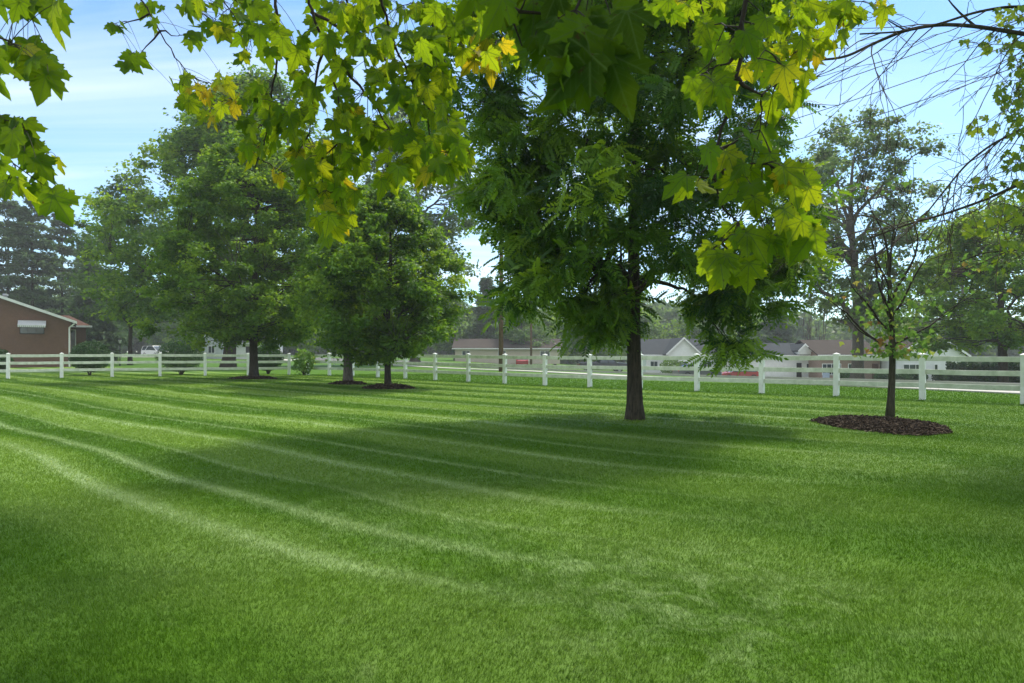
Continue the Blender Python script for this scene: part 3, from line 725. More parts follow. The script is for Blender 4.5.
# ---------------------------------------------------------------- sapling
b = np.array(gpt(890, 14.0)) + [0, 0, .07]; r = np.random.default_rng(90)
t = thing('sapling', 'slender young tree with sparse yellow green leaves and bare twigs in the oval mulch bed', 'tree', b)
m = MB(); zz = np.linspace(0, 1, 10)
tp = np.stack([b[0] + .05 * np.sin(zz * 4), b[1] + zz * 0, b[2] - .05 + zz * 3.3], 1)
m.tube(tp, np.array([.095, .072, .066, .062, .058, .054, .050, .042, .034, .022]), 10); m.build('trunk', bark_mat('sapling_bark', (.12, .10, .075), (.035, .03, .022)), t, smooth=True)
m = MB(); tips = []
for (z, a, el, L, r0) in [(1.35, 2.9, .35, 1.15, .032), (1.42, .2, .40, 1.1, .030), (1.75, 4.2, .8, 1.2, .028), (1.9, 1.6, .9, 1.2, .028), (2.1, 3.2, 1.1, 1.3, .030), (2.3, .0, 1.0, 1.3, .032),
                          (2.6, 2.2, 1.1, 1.1, .024), (2.85, 5.2, 1.1, 1.1, .024), (3.1, .9, 1.3, 1.0, .022), (3.25, 3.4, 1.45, 1.0, .022), (2.0, .3, .7, 1.3, .026), (1.6, 3.5, .75, 1.2, .026)]:
    p = np.array([np.interp(z, tp[:, 2] - b[2], tp[:, 0]), b[1], b[2] + z])
    grow(m, p, (math.cos(a) * math.cos(el), math.sin(a) * math.cos(el), math.sin(el)), L, r0, 3, r, tips, .5, 5, .06, .62, 2, .0045, .10)
m.build('branches', M['twig'], t, smooth=True)
tp_ = np.array([q[0] for q in tips]); w = np.exp(-((tp_[:, 2] - b[2] - 2.2) / 1.1) ** 2) * .9 + .15
sel = tp_[r.random(len(tp_)) < w]
n = len(sel) * 6; P = np.repeat(sel, 6, 0) + r.normal(size=(n, 3)) * .09
lo = np.stack([b[0] + r.normal(size=520) * .36 + .1, b[1] + r.normal(size=520) * .36, b[2] + 1.2 + r.random(520) ** 1.4 * 1.3], 1); P = np.vstack([P, lo]); n = len(P)
X_, Y_, Z_ = frame(r.normal(size=(n, 3)) * .5 - [0, 0, .7], r.normal(size=(n, 3)) + [0, 0, .4]); V, Fs = instance(RH3[0], RH3[1], P, X_, Y_, Z_, .11 * (.6 + .6 * r.random(n)))
mesh('crown', V, Fs, M['sapling'], t, np.repeat(r.random(n), 8))

# ---------------------------------------------------------------- shrubs
def shrub(px, Y, w, h, z0, label, seed, mat=None, n=9000, name='shrub', ls=.055, stem=True):
    b = np.array(gpt(px, Y)); r = np.random.default_rng(seed); t = thing(name, label, 'shrub', b)
    m = MB()
    for k in range(5 if stem else 3):
        a = k * 1.3; m.tube(curve(b + [0.03 * math.cos(a), .03 * math.sin(a), -.03], b + [w * .3 * math.cos(a), w * .3 * math.sin(a), z0 + h * .5], .1, 6, .03, r), np.linspace(.035, .012, 6), 6)
    m.build('stem', M['bark'], t)
    D = r.normal(size=(n, 3)); D /= np.linalg.norm(D, axis=1)[:, None]; q = r.random(n) ** .22
    lump = 1 + .07 * np.sin(D[:, 0] * 7 + seed) * np.sin(D[:, 2] * 6 + 2) + .05 * np.sin(D[:, 1] * 11 + D[:, 0] * 9)
    P = b + [0, 0, z0 + (h - z0) / 2] + D * (q * lump)[:, None] * [w / 2, w / 2, (h - z0) / 2]
    P[:, 2] = np.maximum(P[:, 2], b[2] + z0 * .9 + r.random(n) * .1)
    X_, Y_, Z_ = frame(D * .4 + r.normal(size=(n, 3)) * .6 + [0, 0, .4], D + r.normal(size=(n, 3)) * .5); V, Fs = instance(RH[0], RH[1], P, X_, Y_, Z_, ls * (.7 + .9 * r.random(n)))
    mesh('foliage', V, Fs, mat or M['shrub'], t, np.repeat(np.clip(r.normal(size=n) * .22 + .4 + .12 * np.sin(P[:, 0] * 5) * np.sin(P[:, 2] * 6), 0, 1), 4))
shrub(90, 39.0, 2.05, 1.95, .2, 'rounded clipped dark shrub behind the left fence beside the downspout', 101)
shrub(181, 40.6, 2.6, 2.1, .2, 'wide clipped dark shrub behind the left fence, just left of the broad maple', 102)
shrub(-3, 37.5, 1.3, 1.55, .2, 'dark shrub cut off by the left picture edge behind the fence', 103)
shrub(268, 43.4, 1.9, 1.85, .2, 'clipped dark shrub behind the fence just right of the broad maple trunk', 104)
shrub(304, 40.2, 1.25, 1.45, .08, 'loose bright green young bush in the gap at the fence corner', 105, M['sapling'], 420, 'young_bush', .15)

# ---------------------------------------------------------------- near maple overhead
half = [(0.0, 0.0), (.08, -.08), (.22, -.12), (.40, -.10), (.36, .0), (.42, .06), (.34, .10), (.48, .16), (.50, .26), (.64, .37), (.50, .40), (.46, .50), (.34, .46), (.21, .42), (.24, .56), (.28, .66), (.20, .72), (.12, .86), (0, 1.05)]
ring = half + [(-x, y) for x, y in half[1:-1][::-1]]
def leaf_template(curl=.25, fold=.2):
    c = (0, .2); pts = [c] + ring
    inner = [(c[0] + (x - c[0]) * .5, c[1] + (y - c[1]) * .5) for x, y in ring]
    allp = np.array([c] + inner + ring); k = len(ring)
    z = -curl * (allp[:, 1]) ** 2 + fold * np.abs(allp[:, 0]) - .35 * allp[:, 0] ** 2 + .03 * np.sin(allp[:, 0] * 11 + allp[:, 1] * 7)
    V = np.column_stack([allp, z]); T = [[0, 1 + i, 1 + (i + 1) % k] for i in range(k)]
    Q = [[1 + i, 1 + k + i, 1 + k + (i + 1) % k, 1 + (i + 1) % k] for i in range(k)]
    return V, [np.array(Q), np.array(T)]
LT = [leaf_template(.2, .12), leaf_template(.4, .03), leaf_template(.05, .25), leaf_template(.5, .2)]

tw_pts = []
def interp_poly(P, step=.05):
    P = np.asarray(P, float); seg = np.concatenate([[0], np.cumsum(np.linalg.norm(np.diff(P, axis=0), axis=1))]); n = max(4, int(seg[-1] / step)); t = np.linspace(0, seg[-1], n)
    Q = np.stack([np.interp(t, seg, P[:, k]) for k in range(3)], 1)
    for _ in range(3): Q[1:-1] = (Q[:-2] + Q[1:-1] * 2 + Q[2:]) / 4
    return Q
maple = thing('maple_tree', 'near maple whose backlit yellow green leafy boughs hang down across the top of the picture', 'tree', (.6, -3.2, 0))
def trunk_near():
    m = MB(); zz = np.linspace(0, 1, 12); m.tube(np.stack([.6 + .15 * np.sin(zz * 3), -3.2 + .5 * zz, -.1 + 9.5 * zz], 1), .26 * (1 - zz) ** .8 + .03, 14); m.build('trunk', M['bark'], maple, smooth=True)
trunk_near()
def bough(twigs, blobs, seed, L0=.12, r0=.006, root=None, bark=None, leafmat=None, parent=None, tpl=None, axis_down=.9, petiole=True, spread_y=.25):
    r = np.random.default_rng(seed); m = MB(); nodes = []; bark = bark or M['twig']; parent = parent or maple
    for tw in twigs:
        P = interp_poly([at(*p[:3]) for p in tw]); P[1:-1] += r.normal(size=(len(P) - 2, 3)) * .004
        m.tube(P, np.linspace(r0 * 1.15, r0 * .3, len(P)), 6); nodes.append(P)
    if root is not None:
        a = at(*twigs[0][0][:3]); P = interp_poly([np.array(root), (np.array(root) + a) / 2 + [0, 0, .5], a], .15); m.tube(P, np.linspace(.05, r0 * 1.1, len(P)), 8)
    NP = np.concatenate(nodes)
    leaves = []
    for (px, py, rx, ry, Y, n, tone) in blobs:
        c = at(px, py, Y); k = int(np.argmin(np.linalg.norm(NP - c, axis=1)))
        if np.linalg.norm(NP[k] - c) > .04:
            P = curve(NP[k], c, .06, 8, .02, r); m.tube(P, np.linspace(r0 * .5, r0 * .22, 8), 5, cap=False); NP = np.vstack([NP, P])
        for _ in range(int(n + .5)):
            a = r.random() * 2 * PI; q = math.sqrt(r.random())
            leaves.append((at(px + rx * q * math.cos(a), py + ry * q * math.sin(a), Y + r.normal() * spread_y), tone))
    P = np.array([l[0] for l in leaves]); tone = np.array([l[1] for l in leaves]); n = len(P)
    # petioles
    if petiole:
        for i in range(n):
            d = np.linalg.norm(NP - P[i] - [0, 0, .06], axis=1); k = int(np.argmin(d))
            if d[k] < .45:
                c_ = curve(NP[k], P[i], .10, 5); m.tube(c_, np.linspace(.0016, .0011, 5) * (1 + r0 * 20), 4, cap=False)
    m.build('branch', bark, parent, smooth=True)
    Yd = r.normal(size=(n, 3)) * [.5, .25, .2] - [0, 0, axis_down]; Nd = r.normal(size=(n, 3)) * .55 + np.where(r.random(n) < .8, 1, -1)[:, None] * np.array([0, -.8, .45])
    X_, Y_, Z_ = frame(Yd, Nd); sc = L0 * (.62 + .55 * r.random(n)); rv = np.clip(tone + (.10 if seed in (208, 209) else .10 if seed in (205, 206) else 0) + r.normal(size=n) * .15, 0, 1)
    Vs, Q, T, R, U = [], [], [], [], []; off = 0
    which = r.integers(0, len(LT), n) if tpl is None else None
    if tpl is not None:
        V, Fs = instance(tpl[0], tpl[1], P, X_, Y_, Z_, sc); mesh('leaves', V, Fs, leafmat, parent, np.repeat(rv, len(tpl[0]))); return
    for w in range(len(LT)):
        k = which == w
        if not k.any(): continue
        V, Fs = instance(LT[w][0], LT[w][1], P[k], X_[k], Y_[k], Z_[k], sc[k]); Vs.append(V); Q.append(Fs[0] + off); T.append(Fs[1] + off); off += len(V)
        R.append(np.repeat(rv[k], len(LT[w][0]))); U.append(np.tile(LT[w][0], (int(k.sum()), 1)) + np.repeat(r.random((int(k.sum()), 1)) * [[0, 0, 40.]], len(LT[w][0]), 0))
    mesh('leaves', np.concatenate(Vs), [np.concatenate(Q), np.concatenate(T)], leafmat or M['near'], parent, np.concatenate(R), True, np.concatenate(U))

# top-left
bough([[(-60, 15, 2.7), (0, 38, 2.8), (22, 48, 2.9), (45, 62, 2.9)], [(-60, -20, 2.8), (10, -2, 2.9), (60, 2, 3.0)]],
      [(8, 45, 22, 16, 2.8, 7, .35), (32, 50, 20, 12, 2.9, 7, .35), (52, 68, 8, 8, 2.9, 2, .3), (22, 3, 22, 8, 3., 7, .45), (58, 2, 12, 5, 3., 3, .45), (-20, 40, 20, 30, 2.8, 5, .35)], 201, .135, .006, (-1.4, -1.6, 4.2))
bough([[(-60, 120, 2.9), (0, 150, 3.), (14, 165, 3.05), (32, 180, 3.1), (50, 190, 3.1)]],
      [(5, 120, 18, 12, 3., 6, .4), (25, 130, 16, 14, 3., 7, .4), (45, 155, 12, 14, 3.1, 6, .45), (15, 165, 22, 16, 3., 6, .42), (50, 185, 12, 12, 3.1, 5, .45), (10, 182, 10, 8, 3., 3, .75), (64, 196, 6, 6, 3.1, 2, .7), (-20, 140, 20, 30, 2.9, 6, .4)], 202, .125, .005, (-1.6, -1.2, 3.6))
# thin twig with yellow leaves
bough([[(120, -40, 4.6), (138, -4, 4.6), (150, 14, 4.6), (160, 31, 4.6), (176, 60, 4.6), (192, 77, 4.6), (214, 105, 4.6)], [(149, 14, 4.6), (138, 24, 4.6), (118, 26, 4.6)], [(160, 31, 4.6), (150, 45, 4.6), (140, 54, 4.6)], [(160, 31, 4.6), (178, 36, 4.6)], [(190, 76, 4.6), (206, 82, 4.6)]],
      [(113, 24, 10, 7, 4.6, 6, .4), (135, 58, 14, 7, 4.6, 9, .45), (190, 34, 9, 7, 4.6, 6, .4), (152, 22, 6, 5, 4.6, 3, .5), (150, 4, 14, 5, 4.6, 5, .5), (180, 80, 10, 8, 4.6, 6, .75), (195, 95, 16, 9, 4.6, 12, .8), (215, 85, 18, 12, 4.6, 14, .85),
       (214, 110, 14, 8, 4.6, 11, .95), (232, 100, 8, 14, 4.6, 7, .95), (188, 100, 12, 10, 4.6, 5, .55)], 203, .092, .0065, (-1.0, -1.5, 5.2))
bough([[(200, -40, 4.2), (222, 0, 4.2), (236, 20, 4.2), (250, 38, 4.2)], [(180, -30, 4.3), (184, 0, 4.3), (200, 12, 4.3)]],
      [(215, 18, 14, 12, 4.2, 9, .6), (240, 22, 20, 16, 4.2, 15, .5), (262, 30, 14, 22, 4.2, 10, .45), (190, 2, 24, 6, 4.2, 9, .55), (220, 30, 6, 6, 4.2, 3, .85), (252, 52, 10, 6, 4.2, 4, .6), (235, 0, 30, 10, 4.2, 10, .45)], 204, .105, .006, (-.6, -1.5, 5.0))
# the large central bough
bough([[(300, -50, 3.7), (311, 12, 3.8), (325, 45, 3.8), (337, 90, 3.8), (350, 130, 3.85), (344, 170, 3.9), (334, 212, 3.9)], [(311, 12, 3.8), (345, 30, 3.8), (375, 48, 3.8), (398, 78, 3.8), (412, 125, 3.8), (420, 155, 3.8)],
       [(270, -30, 3.8), (279, 20, 3.8), (279, 45, 3.8), (272, 90, 3.8), (268, 130, 3.8), (255, 168, 3.8)], [(325, 45, 3.8), (316, 70, 3.8), (311, 110, 3.8), (309, 135, 3.8)], [(340, -30, 3.9), (348, 5, 3.9), (362, 40, 3.9), (368, 80, 3.9)],
       [(330, 55, 3.8), (360, 85, 3.8), (385, 120, 3.8), (396, 148, 3.8)], [(350, 130, 3.8), (335, 145, 3.8), (322, 158, 3.8)], [(311, 70, 3.8), (296, 80, 3.8)]],
      [(258, 95, 17, 14, 3.8, 14, .42), (262, 125, 20, 18, 3.8, 18, .45), (255, 148, 12, 14, 3.8, 8, .5), (285, 112, 16, 20, 3.8, 16, .45), (310, 95, 16, 20, 3.8, 14, .5), (335, 75, 14, 20, 3.8, 10, .5), (345, 110, 18, 16, 3.8, 16, .5),
       (300, 150, 18, 20, 3.9, 20, .5), (325, 160, 20, 18, 3.9, 22, .55), (352, 150, 16, 18, 3.9, 16, .5), (375, 125, 18, 18, 3.8, 18, .5), (400, 140, 16, 20, 3.8, 18, .5), (425, 150, 16, 16, 3.8, 16, .5), (448, 152, 18, 14, 3.8, 18, .5), (462, 150, 8, 10, 3.8, 6, .55),
       (318, 190, 16, 16, 3.9, 14, .6), (340, 195, 16, 16, 3.9, 14, .65), (328, 222, 12, 12, 3.9, 9, .75), (345, 218, 8, 8, 3.9, 4, .75), (385, 175, 10, 8, 3.8, 6, .7), (405, 168, 12, 10, 3.8, 8, .6), (430, 172, 12, 6, 3.8, 5, .7),
       (290, 30, 22, 24, 3.8, 14, .5), (330, 20, 24, 22, 3.8, 15, .5), (280, 170, 8, 8, 3.9, 4, .6), (300, 62, 12, 14, 3.8, 7, .5)], 205, .110, .0085, (-.2, -1.8, 5.0))
bough([[(370, -50, 3.6), (385, 20, 3.7), (400, 60, 3.7), (425, 100, 3.7), (430, 140, 3.75)], [(420, -40, 3.8), (426, 10, 3.8), (440, 45, 3.8)], [(470, -30, 3.9), (490, 10, 3.9), (505, 40, 3.9)], [(480, 0, 3.9), (455, 15, 3.9)]],
      [(370, 30, 24, 26, 3.7, 18, .45), (400, 50, 22, 28, 3.7, 20, .45), (430, 40, 22, 30, 3.7, 20, .5), (385, 85, 22, 20, 3.7, 16, .5), (420, 90, 20, 24, 3.7, 18, .5), (440, 110, 14, 20, 3.7, 9, .5), (455, 35, 22, 24, 3.8, 18, .6), (445, 72, 10, 10, 3.8, 6, .7),
       (480, 45, 16, 16, 3.9, 13, .75), (500, 55, 14, 14, 3.9, 10, .8), (512, 45, 10, 14, 3.9, 6, .75), (480, 12, 34, 14, 3.9, 20, .55), (400, 5, 50, 12, 3.8, 26, .45), (340, 2, 40, 10, 3.8, 16, .45), (448, 120, 10, 14, 3.7, 6, .55)], 206, .110, .0085, (.1, -1.8, 4.8))
# very near leaves top centre, shade put into their low tones
bough([[(495, -60, 1.45), (503, 5, 1.45), (508, 30, 1.45), (522, 46, 1.45)], [(503, 5, 1.45), (530, 14, 1.45), (560, 18, 1.45)], [(600, -60, 1.4), (585, 10, 1.4), (562, 36, 1.4)]],
      [(540, 12, 34, 14, 1.45, 7, .3), (590, 15, 26, 16, 1.4, 7, .25), (570, 48, 28, 16, 1.4, 6, .3), (605, 50, 18, 12, 1.4, 4, .05), (622, 20, 14, 18, 1.45, 3, .2), (595, 70, 8, 4, 1.35, 1, .1), (530, -10, 60, 14, 1.4, 5, .2), (540, 40, 12, 10, 1.5, 2, .2)], 207, .108, .005, (.3, -1.6, 3.2), spread_y=.10)
# right near bough
bough([[(742, -60, 2.0), (745, 0, 2.05), (744, 40, 2.05), (735, 75, 2.05), (726, 110, 2.05), (718, 145, 2.05), (711, 185, 2.05), (712, 205, 2.05), (722, 215, 2.05), (738, 222, 2.05)], [(737, 78, 2.05), (748, 92, 2.05), (762, 95, 2.05)], [(717, 160, 2.05), (728, 195, 2.05), (748, 202, 2.05)], [(716, 150, 2.05), (728, 148, 2.05), (738, 140, 2.05)], [(740, 55, 2.05), (722, 65, 2.05)]],
      [(700, 75, 12, 8, 2.05, 3, .5), (715, 85, 12, 8, 2.05, 3, .5), (775, 85, 22, 16, 2.1, 7, .55), (790, 70, 16, 14, 2.1, 4, .55), (765, 50, 14, 14, 2.1, 3, .5), (730, 50, 14, 10, 2.1, 3, .5), (692, 178, 10, 8, 2.05, 3, .65), (720, 150, 16, 12, 2.05, 5, .6), (740, 165, 12, 14, 2.05, 4, .62),
       (770, 165, 16, 14, 2.05, 5, .6), (795, 180, 16, 16, 2.05, 6, .6), (760, 190, 14, 10, 2.05, 3, .6), (740, 232, 20, 9, 2.0, 6, .62), (710, 252, 14, 9, 2.0, 4, .66), (735, 262, 20, 8, 2.0, 4, .66), (790, 222, 18, 14, 2.05, 7, .62), (815, 225, 12, 12, 2.05, 4, .62), (770, 235, 12, 12, 2.0, 4, .65), (800, 160, 10, 10, 2.05, 2, .6),
       (755, 25, 18, 16, 2.1, 5, .4), (700, 30, 16, 14, 2.4, 5, .5), (760, 130, 12, 8, 2.1, 2, .5)], 208, .094, .0075, (.7, -1.8, 3.6), spread_y=.12)
bough([[(800, -40, 4.0), (806, 5, 4.0), (800, 40, 4.0), (790, 60, 4.0)], [(860, -40, 4.0), (850, 5, 4.0), (840, 20, 4.0)], [(700, -30, 4.0), (700, 10, 4.0), (715, 35, 4.0)]],
      [(790, 20, 26, 18, 4.0, 20, .6), (815, 40, 18, 14, 4.0, 13, .65), (795, 55, 22, 12, 4.0, 12, .75), (770, 50, 18, 10, 4., 9, .75), (850, 12, 18, 12, 4.0, 12, .6), (878, 6, 10, 8, 4.0, 6, .55), (835, 30, 10, 14, 4.0, 5, .8), (820, 5, 30, 8, 4., 13, .5), (700, 8, 40, 12, 4., 16, .5), (715, 30, 14, 12, 4., 6, .6), (665, 5, 20, 12, 4., 8, .5), (740, 70, 16, 8, 4., 5, .7)], 209, .11, .007, (.9, -1.6, 5.0))

# crown of the near maple above and behind the picture
def overhead():
    r = np.random.default_rng(77); m = MB(); C = []
    while len(C) < 130:
        a = r.random() * 2 * PI; q = math.sqrt(r.random()); z = 4.2 + 5.5 * r.random() ** 1.1
        e = 1 - .5 * ((z - 5.5) / 5) ** 2; p = np.array([.6 + 5.6 * q * e * math.cos(a), -2.6 + 5.8 * q * e * math.sin(a), z])
        if p[1] > 0 and p[2] < HC + .55 * p[1] + 1.0: continue
        if p[1] > 2.6: continue
        C.append(p)
    # unseen clumps added above the picture, left front, to shade the foreground lawn
    for _ in range(46):
        y = 6.4 + r.random() * 3.2; C.append(np.array([-2.3 + r.normal() * 1.3, y, HC + .53 * y + .75 + r.random() * 1.0]))
    for _ in range(16): C.append(np.array([.95, 2.2, 3.7]) + r.normal(size=3) * [.5, .25, .25])  # dense unseen cluster added to shade the top-centre leaves
    C = np.array(C)
    for c in C:
        z0 = min(max(c[2] - 1.6, 2.6), 8.); p0 = np.array([.6 + .15 * math.sin(z0 / 9.4 * 3), -3.2 + .5 * z0 / 9.4, z0]); m.tube(curve(p0, c, .08, 7, .02, r), np.linspace(.045, .010, 7), 6, cap=False)
    m.build('branches', M['bark'], maple, smooth=True)
    k = 55; ci = np.repeat(np.arange(len(C)), k); n = len(ci); P = C[ci] + r.normal(size=(n, 3)) * [.42, .42, .26]
    keep = (P[:, 1] < .6) | (P[:, 2] > HC + .545 * P[:, 1] + .28); keep &= ~((P[:, 1] > -.5) & (P[:, 1] < 1.2) & (P[:, 2] < 3)); P = P[keep]; n = len(P)
    X_, Y_, Z_ = frame(r.normal(size=(n, 3)) * .6 - [0, 0, .6], r.normal(size=(n, 3)) * .5 + [0, 0, .8]); sc = .12 * (.6 + .6 * r.random(n))
    V, Fs = instance(LT[0][0], LT[0][1], P, X_, Y_, Z_, sc)
    mesh('crown', V, Fs, M['near'], maple, np.repeat(np.clip(.35 + r.normal(size=n) * .15, 0, 1), len(LT[0][0])), True, np.tile(LT[0][0], (n, 1)))
overhead()

# ---------------------------------------------------------------- right-hand tree with dead twigs
rt = thing('maple_tree', 'tree at the right edge with long bare drooping twigs and a few bright green leaves', 'tree', (13.2, 11.5, float(gz(13.2, 11.5))))
def right_tree():
    r = np.random.default_rng(301); m = MB()
    zz = np.linspace(0, 1, 10); m.tube(np.stack([13.2 - .6 * zz, 11.5 - .8 * zz, -.1 + 9 * zz], 1), .3 * (1 - zz) ** .7 + .04, 12); m.build('trunk', M['bark'], rt, smooth=True)
    Y = 9.0
    mains = [([(1180, 60, 10.5), (1060, 38, 9.4), (1024, 34, 9), (975, 26, 9), (940, 24, 9), (905, 30, 9), (870, 45, 8.9), (845, 58, 8.8), (818, 60, 8.8)], .05),
             ([(1180, 60, 10.5), (1075, 12, 9.4), (1010, 6, 9), (975, 12, 9), (940, 24, 9), (900, 32, 8.9), (860, 34, 8.8)], .035),
             ([(1180, 190, 10.5), (1060, 110, 9.5), (1024, 128, 9.2), (990, 145, 9.), (965, 165, 9.), (945, 190, 8.9), (925, 215, 8.8)], .03),
             ([(1180, 190, 10.5), (1060, 175, 9.5), (1015, 186, 9.2), (985, 200, 9.), (945, 214, 9.), (905, 225, 8.9), (870, 238, 8.8)], .035),
             ([(975, 26, 9), (955, 10, 9), (940, -12, 9)], .018), ([(905, 30, 9), (885, 20, 8.9), (872, 8, 8.9)], .012),
             ([(1180, 190, 10.5), (1080, 240, 9.6), (1024, 250, 9.3), (985, 252, 9.2), (960, 262, 9.1)], .02)]
    mb = MB(); lines = []
    for pts, r0 in mains:
        P = interp_poly([at(*p) for p in pts], .1); mb.tube(P, np.linspace(r0, r0 * .3, len(P)), 8, cap=False); lines.append(P)
    # root the mains in the trunk
    for s, z in ((at(1180, 60, 10.5), 3.6), (at(1180, 190, 10.5), 2.4)):
        p0 = np.array([13.2 - .6 * z / 9, 11.5 - .8 * z / 9, z]); mb.tube(curve(p0, s, .1, 8, .01, r), np.linspace(.1, .055, 8), 8)
    mb.build('branch', M['bark'], rt, smooth=True)
    tm = MB()
    def twig(p, d, L, r0, depth):
        n = 9; P = [p.copy()]; d = d / np.linalg.norm(d)
        for i in range(n):
            d = d + r.normal(size=3) * .11 + [-.02, 0, -.035]; d /= np.linalg.norm(d); P.append(P[-1] + d * L / n)
        P = np.array(P); tm.tube(P, np.linspace(r0, .0025, n + 1), 4, cap=False)
        if depth:
            for k in range(3):
                i = r.integers(2, n); dd = (P[i] - P[i - 1]); dd /= np.linalg.norm(dd); twig(P[i], dd + r.normal(size=3) * .5, L * (.35 + .3 * r.random()), r0 * .55, depth - 1)
    def put(line, lo, hi, num, L, dirs):
        for _ in range(int(num * 1.1)):
            k = int(len(line) * (lo + (hi - lo) * r.random())); k = min(k, len(line) - 1)
            twig(line[k], np.array(dirs) + r.normal(size=3) * [.35, .45, .3], L * (.7 + .7 * r.random()), .0085, 2)
    put(lines[0], .35, .95, 13, 1.5, (-.75, 0, -.55)); put(lines[1], .4, 1, 6, 1.3, (-.8, 0, -.5))
    put(lines[2], .3, 1, 11, 1.2, (-.5, 0, -.75)); put(lines[3], .25, 1, 13, 1.2, (-.8, 0, -.25)); put(lines[6], .3, 1, 5, .9, (-.8, 0, -.3))
    put(lines[0], .3, .55, 6, 1.8, (-.35, 0, -.85)); put(lines[3], .3, .8, 5, .8, (-.7, 0, .4))
    tm.build('twigs', M['deadtwig'], rt)
right_tree()
RT3 = RH3
bough([[(1100, 10, 9.3), (1024, 20, 9.2), (1000, 30, 9.1), (985, 45, 9.1)], [(1080, 95, 9.3), (1015, 80, 9.2), (1008, 110, 9.2)], [(1080, 150, 9.3), (1020, 165, 9.2), (980, 180, 9.1)], [(1090, 200, 9.3), (1024, 215, 9.2), (975, 232, 9.1)]],
      [(1010, 15, 16, 12, 9.2, 40, .6), (1000, 42, 20, 12, 9.2, 40, .5), (965, 42, 5, 4, 9.1, 5, .8), (1020, 60, 14, 20, 9.2, 40, .4), (1010, 95, 14, 22, 9.2, 60, .3), (1018, 125, 12, 14, 9.2, 34, .6), (985, 125, 18, 9, 9.1, 20, .7), (970, 130, 8, 5, 9.1, 8, .8),
       (1015, 160, 14, 12, 9.2, 30, .4), (990, 185, 22, 10, 9.2, 30, .4), (1005, 215, 22, 10, 9.1, 46, .85), (980, 228, 20, 7, 9.1, 28, .9), (1010, 245, 16, 8, 9.1, 24, .8), (1018, 190, 10, 10, 9.2, 20, .9), (1040, 130, 20, 110, 9.3, 120, .4), (1000, 265, 22, 8, 9.1, 12, .7)],
      302, .085, .012, None, M['twig'], M['near_right'], rt, LT[0], .6, False, .4)
def right_crown():  # out-of-view crown, enlarged to shade the lower right lawn
    r = np.random.default_rng(303); C = []
    while len(C) < 300:
        a = r.random() * 2 * PI; q = math.sqrt(r.random()); z = 3.0 + 7.5 * r.random(); e = 1 - .6 * abs((z - 6) / 5) ** 2
        p = np.array([12.0 + 6.2 * q * e * math.cos(a), 9.6 + 5.8 * q * e * math.sin(a), z])
        px = 512 + F * p[0] / max(p[1], .1); py = HY - F * (z - HC) / max(p[1], .1)
        if px < 1075 and py > -55: continue
        C.append(p)
    C = np.array(C); m = MB()
    for c in C:
        z0 = min(max(c[2] - 1.8, 2.2), 7.8); m.tube(curve([13.2 - .6 * z0 / 9, 11.5 - .8 * z0 / 9, z0], c, .08, 6, .02, r), np.linspace(.05, .012, 6), 5, cap=False)
    m.build('branch', M['bark'], rt, smooth=True)
    k = 110; ci = np.repeat(np.arange(len(C)), k); n = len(ci); P = C[ci] + r.normal(size=(n, 3)) * [.38, .38, .26]
    X_, Y_, Z_ = frame(r.normal(size=(n, 3)) * .6 - [0, 0, .5], r.normal(size=(n, 3)) * .5 + [0, 0, .8]); V, Fs = instance(RH3[0], RH3[1], P, X_, Y_, Z_, .12 * (.6 + .7 * r.random(n)))
    mesh('crown', V, Fs, M['maple_far'], rt, np.repeat(np.clip(.5 + r.normal(size=n) * .2, 0, 1), 8))
right_crown()

# ---------------------------------------------------------------- buildings
def window(par, x0, x1, z0, z1, y, mull=1, frame_m=None, face=-1):
    """window on a wall facing -y at y"""
    fm = frame_m or M['white']; m = MB(); w = .07; f = face
    yy = sorted((y + f * .045, y + f * -.02))
    m.box((x0, yy[0], z0), (x1, yy[1], z0 + w)); m.box((x0, yy[0], z1 - w), (x1, yy[1], z1)); m.box((x0, yy[0], z0 + w), (x0 + w, yy[1], z1 - w)); m.box((x1 - w, yy[0], z0 + w), (x1, yy[1], z1 - w))
    for k in range(mull):
        xm = x0 + (x1 - x0) * (k + 1) / (mull + 1); m.box((xm - .025, yy[0] + .01, z0 + w), (xm + .025, yy[1], z1 - w))
    o = m.build('window', fm, par)
    m = MB(); yp = sorted((y + f * .02, y - f * .01)); m.box((x0 + w, yp[0], z0 + w), (x1 - w, yp[1], z1 - w)); m.build('pane', M['glass'], o); return o

def gable_x(par, x0, x1, y0, y1, z0, eave, ridge, wallm, roofm, over=.45, wall=True):
    """house body whose ridge runs along x"""
    ym = (y0 + y1) / 2
    if wall:
        m = MB(); m.poly([(x0, y0, z0), (x0, y0, eave), (x0, ym, ridge - .05), (x0, y1, eave), (x0, y1, z0)], (x1 - x0, 0, 0)); m.build('wall', wallm, par)
    k = (ridge - eave) / (ym - y0); m = MB(); zo = eave - k * over; th = .16
    for s, ye in ((1, y0 - over), (-1, y1 + over)):
        m.poly([(x0 - over, ye, zo + .03), (x0 - over, ym, ridge + .03), (x0 - over, ym, ridge + th), (x0 - over, ye, zo + th)], (x1 - x0 + 2 * over, 0, 0))
    r = m.build('roof', roofm, par)
    m = MB(); m.box((x0 - over, y0 - over - .12, zo - .02), (x1 + over, y0 - over - .003, zo + .13)); m.build('gutter', M['white'], par); return r
